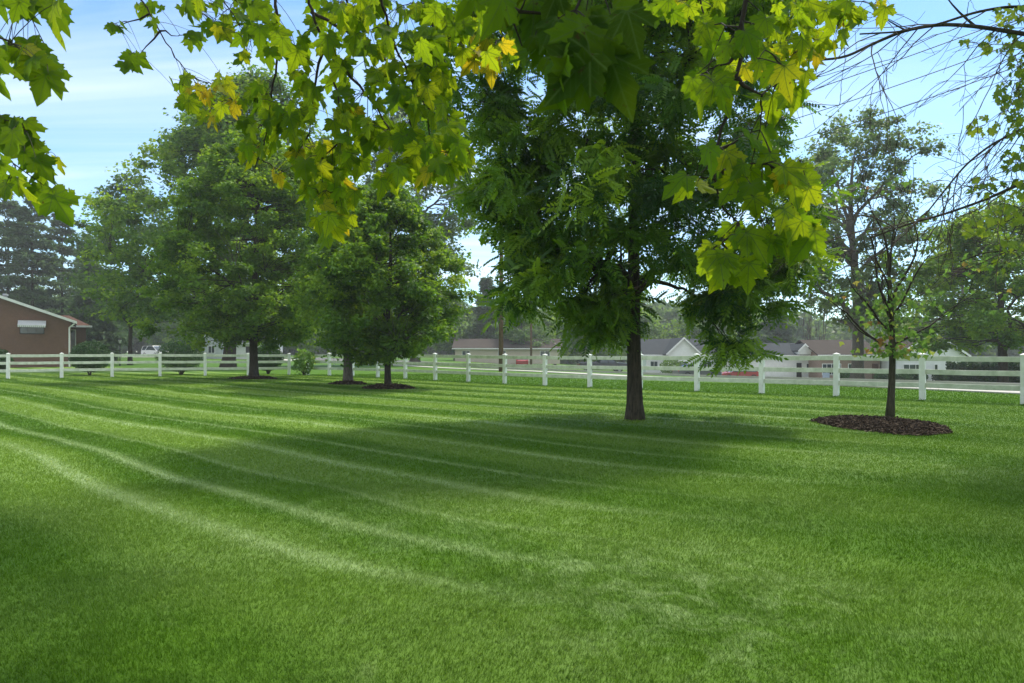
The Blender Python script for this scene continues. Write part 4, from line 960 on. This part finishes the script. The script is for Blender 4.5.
def gable_y(par, x0, x1, y0, y1, z0, eave, ridge, wallm, roofm, over=.4, wall=True, xr=None):
    """house body whose gable faces the camera"""
    xm = (x0 + x1) / 2 if xr is None else xr
    if wall:
        m = MB(); m.poly([(x0, y0, z0), (x0, y0, eave), (xm, y0, ridge - .05), (x1, y0, eave), (x1, y0, z0)], (0, y1 - y0, 0)); m.build('wall', wallm, par)
    m = MB(); th = .16
    for xe, xw in ((x0 - over, x0), (x1 + over, x1)):
        k = (ridge - eave) / abs(xm - xw); zo = eave - k * over
        m.poly([(xe, y0 - over, zo + .03), (xm, y0 - over, ridge + .03), (xm, y0 - over, ridge + th), (xe, y0 - over, zo + th)], (0, y1 - y0 + 2 * over, 0))
    r = m.build('roof', roofm, par); m = MB()
    for xe, xw in ((x0 - over, x0), (x1 + over, x1)):
        k = (ridge - eave) / abs(xm - xw); zo = eave - k * over
        m.poly([(xe, y0 - over - .06, zo - .06), (xm, y0 - over - .06, ridge - .06), (xm, y0 - over - .06, ridge + th + .02), (xe, y0 - over - .06, zo + th + .02)], (0, .055, 0))
    m.build('fascia', M['white'], par); return r

# brown brick building, left
bb_ = thing('brick_building', 'long brown brick building with a white sloping roof edge at the left picture edge', 'building', gpt(20, 61))
BA = math.radians(33); bu = np.array([math.cos(BA), math.sin(BA)]); CX, CY = gx(71, 61), 61.
def along(px):
    """distance left of the right-hand corner, along the front wall, of the view line through px"""
    k = (px - 512) / F; return (CX - k * CY) / (bu[0] - k * bu[1])
def zat(px, py):
    tt = along(px); return HC + (HY - py) / F * (CY - tt * bu[1])
bb_.location = (CX, CY, 0); O = np.array([CX, CY, 0.])
xr = -15.0; z_e = zat(71, 321.5); slope = (zat(0, 297.5) - z_e) / along(0); z_r = z_e + slope * 15
def P3(x, y, z): return tuple(O + [x, y, z])
m = MB(); m.poly([P3(-30, 0, -.1), P3(0, 0, -.1), P3(0, 0, z_e), P3(xr, 0, z_r), P3(-30, 0, z_e)], (0, 11, 0)); m.build('wall', M['brick'], bb_)
gable_y(bb_, O[0] - 30, O[0], O[1], O[1] + 11, 0, z_e, z_r, M['brick'], M['roof_brown'], .45, False)
wa, wb_ = -along(19.5), -along(44.5); w_ = window(bb_, O[0] + wa, O[0] + wb_, zat(32, 334), zat(32, 326), O[1], 2, M['black'])
za, zb = zat(32, 326.3), zat(32, 320.5); ax0, ax1 = O[0] - along(18), O[0] - along(46); Yw = O[1]
m = MB(); m.poly([(ax0, Yw - .04, zb), (ax0, Yw - .75, za + .08), (ax0, Yw - .75, za + .03), (ax0, Yw - .04, zb - .06)], (ax1 - ax0, 0, 0))
for k in range(14):
    xa = ax0 + (ax1 - ax0) * k / 14; m.box((xa + .01, Yw - .775, za - .10), (xa + (ax1 - ax0) / 14 - .02, Yw - .752, za + .075))
m.build('awning', simple('awning_white', (.66, .67, .66), (.58, .60, .60), 6, .5), w_)
m = MB(); m.tube([P3(-.12, -.10, .05), P3(-.12, -.10, z_e - .55), P3(.25, -.35, z_e - .2)], [.07, .07, .07], 8); m.build('downspout', M['white'], bb_)
cx = -along(4); cz = zat(4, 297.5); m = MB(); m.tube([P3(cx, 1.5, cz - .3), P3(cx, 1.5, cz + .25)], [.16, .16], 10); m.tube([P3(cx, 1.5, cz + .25), P3(cx, 1.5, cz + .42)], [.24, .2], 10); m.build('chimney', M['grey_metal'], bb_)
bb_.rotation_euler.z = BA
# reddish wing behind its right end
wg = thing('brick_house', 'low brick house with reddish roof showing past the end of the brown building', 'house', gpt(80, 73))
WX, WY = gx(86, 73), 73.; wg.location = (WX, WY, 0); Y = WY; s = Y / F; xb = WX; xa = WX - 9.
ze, zr = HC + (352 - 326) * s, HC + (352 - 314.5) * s
m = MB(); m.box((xa, Y, -.1), (xb, Y + 7, ze)); m.build('wall', M['brick'], wg)
m = MB(); o_ = .5; xe, xd = xb + o_, xa - o_; V = [(xd, Y - o_, ze), (xe, Y - o_, ze), (xe, Y + 7 + o_, ze), (xd, Y + 7 + o_, ze), (xd + .5, Y + 3.5, zr), (xe - 2.0, Y + 3.5, zr)]
m.add(V, [[0, 1, 5, 4], [2, 3, 4, 5]], [[1, 2, 5], [3, 0, 4], [0, 2, 1], [0, 3, 2]]); m.build('roof', M['roof_red'], wg)
m = MB(); m.box((xd, Y - o_ - .1, ze - .16), (xe + .05, Y - o_ - .003, ze + .04)); m.build('gutter', M['white'], wg)
window(wg, xb - 1.7, xb - .9, 1.0, ze - .4, Y, 0)
wg.rotation_euler.z = BA

# white gable house
h1 = thing('white_house', 'small white house with white front gable and grey roof, left of the long house', 'house', gpt(680, 84))
Y = 84.; s = Y / F; zg = float(gz(20, 84)) - .1
gable_x(h1, gx(646, Y), gx(722, Y), Y, Y + 8, zg, HC + (352 - 354) * s, HC + (352 - 339.5) * s, M['siding'], M['roof_grey'])
gable_y(h1, gx(664, Y), gx(694, Y), Y - 2.2, Y + 4, zg, HC + (352 - 353) * s, HC + (352 - 339) * s, M['siding'], M['roof_grey'], .3)
window(h1, gx(650, Y), gx(658, Y), zg + 1.1, zg + 2.2, Y, 1); window(h1, gx(672, Y), gx(683, Y), zg + 1.0, zg + 2.2, Y - 2.2, 1); window(h1, gx(702, Y), gx(712, Y), zg + 1.1, zg + 2.2, Y, 1)
# long garage house
h2 = thing('white_house', 'long low white house with grey roof and a wide garage door', 'house', gpt(785, 80))
Y = 80.; s = Y / F; zg = float(gz(30, 80)) - .15
gable_x(h2, gx(745, Y), gx(818, Y), Y, Y + 8, zg, HC + (352 - 355) * s, HC + (352 - 344) * s, M['siding'], M['roof_grey'])
m = MB(); gx0, gx1 = gx(763, Y), gx(793, Y)
for k in range(4):
    m.box((gx0, Y - .05, zg + .1 + k * .53), (gx1, Y + .01, zg + .1 + k * .53 + .50), .02)
m.build('garage_door', M['white'], h2)
m = MB(); m.box((gx(796.5, Y), Y - .05, zg + .1), (gx(801.5, Y), Y + .01, zg + 2.15), .01); d_ = m.build('door', M['black'], h2)
m = MB(); m.box((gx(797, Y), Y - .10, zg + 1.05), (gx(797, Y) + .04, Y - .055, zg + 1.15)); m.build('handle', M['grey_metal'], d_)
window(h2, gx(806, Y), gx(816, Y), zg + 1.1, zg + 2.1, Y, 1)
gable_y(h2, gx(796, Y), gx(808, Y), Y - .8, Y + 3.5, HC + (352 - 354.5) * s, HC + (352 - 351) * s, HC + (352 - 345) * s, M['siding'], M['roof_grey'], .12)
# brown-roofed house
h3 = thing('white_house', 'white house with brown roof and large white side gable, behind the thin sapling', 'house', gpt(890, 76))
Y = 77.; s = Y / F; zg = float(gz(40, 77)) - .15
gable_x(h3, gx(820, Y), gx(880, Y), Y, Y + 9, zg, HC + (352 - 354.5) * s, HC + (352 - 340.5) * s, M['brick2'], M['roof_brown'])
window(h3, gx(822, Y), gx(841, Y), zg + .9, zg + 2.2, Y, 3); window(h3, gx(848, Y), gx(852, Y), zg + 1., zg + 2.2, Y, 0)
m = MB(); m.box((gx(872, Y), Y - .05, zg + .1), (gx(878, Y), Y + .01, zg + 2.2), .01); d_ = m.build('door', M['doorpaint'], h3)
m = MB(); m.box((gx(873, Y), Y - .10, zg + 1.05), (gx(873, Y) + .04, Y - .055, zg + 1.15)); m.build('handle', M['grey_metal'], d_)
gable_y(h3, gx(882, Y), gx(948, Y), Y - 3, Y + 6, zg, HC + (352 - 355) * s, HC + (352 - 334.5) * s, M['siding'], M['roof_brown'], .35, True, gx(916, Y))
window(h3, gx(903, Y - 3), gx(922, Y - 3), zg + 1.2, zg + 2.2, Y - 3, 2); window(h3, gx(934, Y - 3), gx(938, Y - 3), zg + 1., zg + 2.2, Y - 3, 0)
# far beige house
h4 = thing('beige_house', 'low beige house far behind the fence between the brown poles', 'house', gpt(490, 120))
Y = 108.; zg = float(gz(-3, Y)) - .1; gable_x(h4, gx(455, Y), gx(560, Y), Y, Y + 8, zg, zg + 2.5, zg + 3.9, M['beige'], M['roof_brown'])
for (a, b_) in ((462, 470), (498, 506), (540, 550)): window(h4, gx(a, Y), gx(b_, Y), zg + 1., zg + 2.1, Y, 1)
h5 = thing('grey_house', 'pale grey gabled house seen under the tall spreading tree beyond the left fence', 'house', gpt(215, 100))
Y = 100.; zg = float(gz(gx(215, Y), Y)) - .1; gable_y(h5, gx(202, Y), gx(222, Y), Y, Y + 9, zg, zg + 2.5, zg + 4.6, simple('pale_siding', (.5, .52, .54), (.42, .44, .46), 3), M['roof_grey'])
window(h5, gx(208, Y), gx(215, Y), zg + .9, zg + 2., Y, 1)
gable_x(h5, gx(224, Y), gx(262, Y), Y + 2, Y + 9, zg, zg + 2.5, zg + 3.9, M['white'], M['roof_grey'])
window(h5, gx(240, Y), gx(250, Y), zg + .9, zg + 2., Y + 2, 1)

# plants along the houses, hedge
for i, (px, Yq, w, h, lb) in enumerate([(843, 74.5, 1.6, 1.1, 'small rounded foundation shrub left of the tall pale tree trunk'), (884, 73, 1.8, 1.2, 'low shrub against the white wall left of the sapling trunk'), (903, 72, 2.0, 1.0, 'low wide shrub below the wide window of the white gable'),
                                     (918, 72, 1.7, 1.3, 'taller shrub at the right end of the wide window'), (944, 72, 2.1, 1.3, 'dark shrub at the corner of the white gable house'), (672, 78, 2.8, 2.2, 'loose green bush in front of the small white gable house')]):
    shrub(px, Yq, w, h, .05, lb, 120 + i, M['shrub'] if i != 5 else M['maple_light'], 1800, 'shrub', .13, False)
def hedge():
    r = np.random.default_rng(130); x0, y0, x1, y1 = gx(948, 66), 66, gx(1075, 52), 52
    b = (x0, y0, float(gz(x0, y0))); t = thing('hedge', 'tall dusky clipped hedge behind the fence at the right edge', 'hedge', b); n = 26000
    s_ = r.random(n); hh = r.random(n) ** .6; dep = (r.random(n) - .5) * 1.6; px_ = x0 + (x1 - x0) * s_ + dep * .4; py_ = y0 + (y1 - y0) * s_ + dep
    P = np.stack([px_, py_, gz(px_, py_) + hh * (2.1 + .18 * np.sin(s_ * 60) + .12 * np.sin(s_ * 143))], 1)
    X_, Y_, Z_ = frame(r.normal(size=(n, 3)), r.normal(size=(n, 3)) + [0, -1, .5]); V, Fs = instance(RH[0], RH[1], P, X_, Y_, Z_, .16 * (.7 + .7 * r.random(n)))
    mesh('foliage', V, Fs, M['shrub'], t, np.repeat(r.random(n) * .6, 4))
    m = MB()
    for k in range(16):
        q = (k + .5) / 16; xx, yy = x0 + (x1 - x0) * q, y0 + (y1 - y0) * q; zz = float(gz(xx, yy)); m.tube([(xx, yy, zz - .1), (xx + .1, yy, zz + 1), (xx, yy, zz + 1.7)], [.06, .04, .02], 6)
    m.build('stems', M['bark'], t)
hedge()
# far wood
def wood():
    r = np.random.default_rng(131); Ps = []
    for k in range(760):
        a = -.95 + 1.9 * r.random(); d = 165 + 50 * r.random(); x = d * math.tan(a) if abs(a) < .9 else d * math.copysign(1.26, a); h = 10 + 6 * r.random() + 2.5 * math.sin(a * 9)
        R = 3.5 + 2.5 * r.random(); q = 200; D = r.normal(size=(q, 3)); D /= np.linalg.norm(D, axis=1)[:, None]
        Ps.append(np.array([x, d, float(gz(x, d)) + h * .5]) + D * (r.random(q) ** .3)[:, None] * [R, R, h * .52])
    P = np.concatenate(Ps); n = len(P); X_, Y_, Z_ = frame(r.normal(size=(n, 3)), r.normal(size=(n, 3)) + [0, -.5, .7]); V, Fs = instance(RH[0], RH[1], P, X_, Y_, Z_, 1.0 + .8 * r.random(n))
    o = mesh('far_wood', V, Fs, M['hazy'], None, np.repeat(np.clip(r.normal(size=n) * .2 + .35, 0, 1), 4)); tag(o, 'hazy belt of distant trees along the horizon', 'wood', kind='stuff')
wood()

# ---------------------------------------------------------------- vehicles
def car(name, label, px, Y, rz, L, W, H, paint, kind='car'):
    x, y, z = gpt(px, Y); z += .045; t = thing(name, label, 'vehicle', (x, y, z)); org = np.array([x, y, z]); c, s_ = math.cos(rz), math.sin(rz); Rm = np.array([[c, -s_, 0], [s_, c, 0], [0, 0, 1]])
    def put(m): m.V = [org + v @ Rm.T for v in m.V]; return m
    wb = .30 * L; wr = .34; hb_ = H * .56
    if kind == 'van': prof = [(-.5, .28), (-.5, .95), (-.485, 1.05), (-.02, 1.08), (.34, 1.02), (.47, .86), (.5, .6), (.5, .28)]; cab = [(-.485, 1.05), (-.43, H), (.10, H), (.20, H - .12), (.36, 1.02)]
    elif kind == 'pickup': prof = [(-.5, .42), (-.5, 1.05), (-.08, 1.05), (.24, 1.08), (.46, 1.0), (.5, .8), (.5, .42)]; cab = [(-.10, 1.05), (-.07, H), (.12, H), (.24, 1.07)]
    else: prof = [(-.5, .28), (-.5, .78), (-.44, .92), (-.1, .95), (.22, .92), (.44, .80), (.5, .6), (.5, .28)]; cab = [(-.40, .92), (-.26, H), (.02, H), (.22, .92)]
    m = MB(); n = len(prof)
    for (yi, ins) in (): pass
    ws = [-W / 2, -W / 2 + .10, W / 2 - .10, W / 2]; V = []
    for k, w in enumerate(ws):
        sc = .97 if k in (0, 3) else 1.0
        for (a, h) in prof: V.append([a * L * sc, w, h if k in (1, 2) else .28 + (h - .28) * .96])
    Q = [[k * n + i, k * n + (i + 1) % n, (k + 1) * n + (i + 1) % n, (k + 1) * n + i] for k in range(3) for i in range(n)]
    T = [[0, i + 1, i] for i in range(1, n - 1)] + [[3 * n, 3 * n + i, 3 * n + i + 1] for i in range(1, n - 1)]
    m.add(V, Q, T); put(m).build('body', paint, t)
    # glass house
    m = MB(); n = len(cab); V = []
    for sg in (-1, 1):
        for (a, h) in cab: 
            tt = (h - .95) / (H - .95); V.append([a * L, sg * (W / 2 - .06 - .16 * max(tt, 0)), h - (.04 if h >= H - .13 else 0)])
    Q = [[i, (i + 1) % n, n + (i + 1) % n, n + i] for i in range(n)]; T = [[0, i + 1, i] for i in range(1, n - 1)] + [[n, n + i, n + i + 1] for i in range(1, n - 1)]
    m.add(V, Q, T); put(m).build('windows', M['glass'], t)
    tops = [p for p in cab if p[1] >= H - .01]; a0, a1 = tops[0][0] * L, tops[-1][0] * L
    m = MB(); m.box((a0 - .04, -W / 2 + .20, H - .05), (a1 + .04, W / 2 - .20, H), .02)
    for sg in (-1, 1):
        for (pa, pb) in ((cab[0], tops[0]), (((tops[0][0] + cab[0][0]) / 2 + .18, .98), ((tops[0][0] + tops[-1][0]) / 2, H)), (cab[-1], tops[-1])):
            m.bar((pa[0] * L, sg * (W / 2 - .055), pa[1]), (pb[0] * L, sg * (W / 2 - .205), pb[1] - .03), .06, .07)
    put(m).build('roof', paint, t)
    if kind == 'pickup':
        m = MB(); m.box((-.485 * L, -W / 2 + .12, 1.052), (-.11 * L, W / 2 - .12, 1.10), .01); put(m).build('bed_cover', M['black'], t)
    for sx in (-1, 1):
        for sg in (-1, 1):
            m = MB(); th = np.arange(18) / 18 * 2 * PI; cx = sx * wb
            for r0, r1, y0_, y1_, nm, mt in ((wr, wr * .62, sg * (W / 2 - .2), sg * (W / 2 + .012), 'wheel', M['tyre']),):
                V = []; 
                for yy, rr in ((y0_, wr * .95), (y0_, wr), (y1_ - sg * .03, wr), (y1_, wr * .93), (y1_, wr * .62)): V += [[cx + rr * math.cos(q), yy, wr + rr * math.sin(q)] for q in th]
                Q = [[k * 18 + i, k * 18 + (i + 1) % 18, (k + 1) * 18 + (i + 1) % 18, (k + 1) * 18 + i] for k in range(4) for i in range(18)]
                m.add(V, Q); wo = put(m).build('wheel', mt, t)
            m = MB(); V = [[cx, sg * (W / 2 + .005), wr]] + [[cx + wr * .62 * math.cos(q), sg * (W / 2 - .01), wr + wr * .62 * math.sin(q)] for q in th]; m.add(V, None, [[0, 1 + i, 1 + (i + 1) % 18] for i in range(18)]); put(m).build('rim', M['grey_metal'], wo)
    for sg in (-1, 1):
        m = MB(); m.box((.455 * L, sg * W * .36 - .16, .66), (.497 * L + .012, sg * W * .36 + .16, .80), .02); put(m).build('headlight', M['lamp_glass'], t)
        m = MB(); m.box((-.5 * L - .015, sg * W * .40 - .10, .72), (-.475 * L, sg * W * .40 + .10, .92), .02); put(m).build('tail_light', M['red'], t)
    return t
car('minivan', 'white minivan parked in the distance left of the wide shrub, behind the left fence', 155, 112, -.5, 4.6, 1.9, 1.75, M['paint_white'], 'van')
car('pickup_truck', 'dark pickup truck parked behind the fence left of the tall tree trunk', 603, 74, .05, 5.4, 1.95, 1.75, M['paint_dark'], 'pickup')
car('parked_car', 'dark saloon car parked before the small white gable house', 697, 70, .15, 4.6, 1.8, 1.42, M['paint_grey'])
car('parked_car', 'red saloon car parked behind the drooping branch tips', 738, 73, PI + .1, 4.5, 1.8, 1.42, M['paint_red'])
car('parked_car', 'red car parked far away right of the second brown pole', 522, 102, PI / 2, 4.4, 1.8, 1.45, M['paint_red'])

# ---------------------------------------------------------------- poles, sign, lamp
def pole(x, y, H, r0, label, rot=.0):
    z = float(gz(x, y)); t = thing('utility_pole', label, 'pole', (x, y, z), 'wooden utility poles')
    m = MB(); m.tube([(x, y, z - .1), (x + .02, y, z + H * .5), (x, y, z + H)], [r0, r0 * .85, r0 * .7], 12); m.build('post', M['pole'], t, smooth=True)
    d = np.array([math.cos(rot), math.sin(rot), 0]); m = MB(); c = np.array([x, y, z + H - .5]) + np.array([-d[1], d[0], 0]) * .2; m.bar(c - d * 1.2, c + d * 1.2, .1, .12, .01); ca = m.build('crossarm', M['pole'], t)
    out = []
    for k in (-1.1, 0, 1.1):
        q = c + d * k + [0, 0, .06]; m = MB(); m.tube([q, q + [0, 0, .08], q + [0, 0, .16]], [.03, .05, .03], 8); m.build('insulator', M['grey_metal'], ca); out.append(q + [0, 0, .16])
    return t, out
_, ins1 = pole(gx(501, 46), 46, 13.2, .16, 'brown wooden utility pole behind the fence left of the tall dark tree', .55)
_, ins2 = pole(22., 16., 13.0, .16, 'wooden utility pole out of sight beyond the right edge of the picture', .55)
pole(gx(531, 84), 84, 8.5, .16, 'thin brown wooden pole further back, second from the left', .3)
for k, (a, b_) in enumerate(zip(ins1, ins2)):
    t_ = np.linspace(0, 1, 40)[:, None]; P = a + (b_ - a) * t_; P[:, 2] -= (4 * t_ * (1 - t_))[:, 0] * (1.0 + .55 * k)
    m = MB(); m.tube(P, .016, 5); o = m.build('power_line', M['black'], origin=a); tag(o, 'thin sagging power line crossing the sky behind the bare twigs', 'cable', 'power lines')
# stop sign
x, y, z = gpt(334, 70); st = thing('stop_sign', 'red octagonal stop sign on a thin post between the maple trunks', 'sign', (x, y, z))
m = MB(); m.box((x - .03, y - .02, z - .1), (x + .03, y + .02, z + 2.45)); m.build('post', M['grey_metal'], st)
R8 = [(x + .41 * math.cos(PI / 8 + k * PI / 4), y - .05, z + 2.15 + .41 * math.sin(PI / 8 + k * PI / 4)) for k in range(8)]
m = MB(); m.poly(R8, (0, .02, 0)); sp_ = m.build('sign_plate', M['red'], st)
def text(body, size, loc, mat, parent, name='lettering'):
    cu = bpy.data.curves.new(name, 'FONT'); cu.body = body; cu.size = size; cu.align_x = 'CENTER'; cu.align_y = 'CENTER'; cu.extrude = .003
    o = bpy.data.objects.new(name, cu); col.objects.link(o); dg = bpy.context.evaluated_depsgraph_get(); me = bpy.data.meshes.new_from_object(o.evaluated_get(dg)); bpy.data.objects.remove(o)
    o = bpy.data.objects.new(name, me); col.objects.link(o); me.materials.clear(); me.materials.append(mat); o.parent = parent; o.location = tuple(np.array(loc) - origin_of(parent)); o.rotation_euler = (PI / 2, 0, 0); return o
text('STOP', .30, (x, y - .056, z + 2.15), M['white'], sp_)
# yard lamp
x, y, z = gpt(120, 66); lp = thing('lamp_post', 'black yard lamp post with a lantern head, right of the brick building', 'lamp', (x, y, z))
m = MB(); m.tube([(x, y, z - .1), (x, y, z + .35), (x, y, z + .36), (x, y, z + 2.15)], [.08, .07, .045, .04], 10); m.build('post', M['black'], lp)
m = MB(); m.tube([(x, y, z + 2.15), (x, y, z + 2.22), (x, y, z + 2.5)], [.05, .10, .16], 6); m.build('lantern_glass', M['lamp_glass'], lp)
m = MB(); m.tube([(x, y, z + 2.5), (x, y, z + 2.52), (x, y, z + 2.66), (x, y, z + 2.72)], [.20, .20, .05, .02], 6); m.build('lantern_cap', M['black'], lp)
# yard sign
x, y, z = gpt(826, 62); ys_ = thing('yard_sign', 'small pale blue yard sign left of the tall pale tree', 'sign', (x, y, z))
m = MB(); m.box((x - .30, y, z - .05), (x - .27, y + .03, z + .95)); m.box((x + .27, y, z - .05), (x + .30, y + .03, z + .95)); m.build('stake', M['black'], ys_)
m = MB(); m.box((x - .32, y - .03, z + .55), (x + .32, y - .003, z + 1.0), .005); m.build('panel', M['blue'], ys_)

# ---------------------------------------------------------------- haze
HAZE = .00075
m = MB(); m.box((-420, -60, -8), (420, 320, 45)); hz = m.build('haze', None, None) if False else None
hm = bpy.data.materials.new('haze'); hm.use_nodes = True; nt = hm.node_tree; nt.nodes.clear(); o_ = nt.nodes.new('ShaderNodeOutputMaterial'); v = nt.nodes.new('ShaderNodeVolumePrincipled')
v.inputs['Color'].default_value = (.93, .96, .97, 1); v.inputs['Density'].default_value = HAZE; v.inputs['Anisotropy'].default_value = .1; nt.links.new(v.outputs[0], o_.inputs['Volume'])

# ---------------------------------------------------------------- light and camera
sc = bpy.context.scene
SUN_AZ = math.atan2(.60, .80)        # from +y towards +x
SUN_EL = math.radians(57)
w = bpy.data.worlds.new('World'); sc.world = w; w.use_nodes = True; nt = w.node_tree; nt.nodes.clear()
out = nt.nodes.new('ShaderNodeOutputWorld'); bg = nt.nodes.new('ShaderNodeBackground'); sky = nt.nodes.new('ShaderNodeTexSky'); sky.sky_type = 'NISHITA'; sky.sun_disc = False
sky.sun_elevation = SUN_EL; sky.sun_rotation = SUN_AZ; sky.air_density = 1.0; sky.dust_density = .05; sky.ozone_density = 2.0
tc = nt.nodes.new('ShaderNodeTexCoord'); sx = nt.nodes.new('ShaderNodeSeparateXYZ'); nt.links.new(tc.outputs['Generated'], sx.inputs[0])
zc = math_(nt, 'ADD', math_(nt, 'MAXIMUM', sx.outputs[2], 0.0), .12)
cb = nt.nodes.new('ShaderNodeCombineXYZ'); nt.links.new(math_(nt, 'DIVIDE', sx.outputs[0], zc), cb.inputs[0]); nt.links.new(math_(nt, 'DIVIDE', sx.outputs[1], zc), cb.inputs[1])
mp = nt.nodes.new('ShaderNodeMapping'); mp.inputs['Rotation'].default_value = (0, 0, .55); mp.inputs['Scale'].default_value = (.45, 1.5, 1); nt.links.new(cb.outputs[0], mp.inputs[0])
cf = noise(nt, .9, 6, .55, mp.outputs[0], .6); cl = ramp(nt, [(.40, (0, 0, 0)), (.72, (1, 1, 1))], cf)
hi = ramp(nt, [(.50, (0, 0, 0)), (.80, (.9, .9, .9))], sx.outputs[2])            # unseen white cloud added overhead to whiten and soften the fill light
back = ramp(nt, [(.35, (.9, .9, .9)), (.55, (0, 0, 0))], math_(nt, 'MULTIPLY_ADD', sx.outputs[1], .5, .5))   # same added white behind the camera, also unseen
rt_ = ramp(nt, [(.0, (1, 1, 1)), (.5, (.25, .25, .25))], sx.outputs[0]); cl = math_(nt, 'MULTIPLY', cl, rt_)
cl = math_(nt, 'MAXIMUM', math_(nt, 'MAXIMUM', cl, hi), back)
SK = nt.nodes.new('ShaderNodeMix'); SK.data_type = 'RGBA'; nt.links.new(math_(nt, 'MULTIPLY', cl, .65), SK.inputs[0]); nt.links.new(mixc(nt, 1., sky.outputs[0], (.80, .99, 1.08), 'MULTIPLY'), SK.inputs[6]); SK.inputs[7].default_value = (7.6, 7.7, 7.6, 1)
nt.links.new(SK.outputs[2], bg.inputs[0]); bg.inputs[1].default_value = .112; nt.links.new(bg.outputs[0], out.inputs[0])
w.cycles.sampling_method = 'MANUAL'; w.cycles.sample_map_resolution = 512

L = bpy.data.lights.new('sun', 'SUN'); L.energy = 2.45; L.angle = math.radians(6.0); L.color = (1, .95, .80); lo = bpy.data.objects.new('sun', L); col.objects.link(lo)
import mathutils
dv = mathutils.Vector((math.sin(SUN_AZ) * math.cos(SUN_EL), math.cos(SUN_AZ) * math.cos(SUN_EL), math.sin(SUN_EL))); lo.rotation_euler = dv.to_track_quat('Z', 'Y').to_euler()

USE_HAZE = True
if USE_HAZE:
    m = MB(); m.box((-430, -70, -9), (430, 330, 46)); hz = m.build('haze', hm); tag(hz, kind='stuff'); hz['label'] = 'thin pale summer haze in the air'

cam = bpy.data.cameras.new('camera'); co = bpy.data.objects.new('camera', cam); col.objects.link(co); co.location = (0, 0, HC); co.rotation_euler = (PI / 2, 0, 0)
cam.sensor_width = 36; cam.lens = 36 * F / 1024; cam.shift_y = (HY - 341.5) / 1024; cam.clip_start = .05; cam.clip_end = 6000
cam.dof.use_dof = True; cam.dof.focus_distance = 14; cam.dof.aperture_fstop = 9
sc.camera = co
sc.view_settings.view_transform = 'Standard'; sc.view_settings.look = 'None'; sc.view_settings.exposure = 1.0; sc.view_settings.gamma = 1.0
sc.cycles.max_bounces = 7; sc.cycles.diffuse_bounces = 3; sc.cycles.transmission_bounces = 4; sc.cycles.transparent_max_bounces = 4; sc.cycles.volume_bounces = 0; sc.cycles.caustics_reflective = False; sc.cycles.caustics_refractive = False
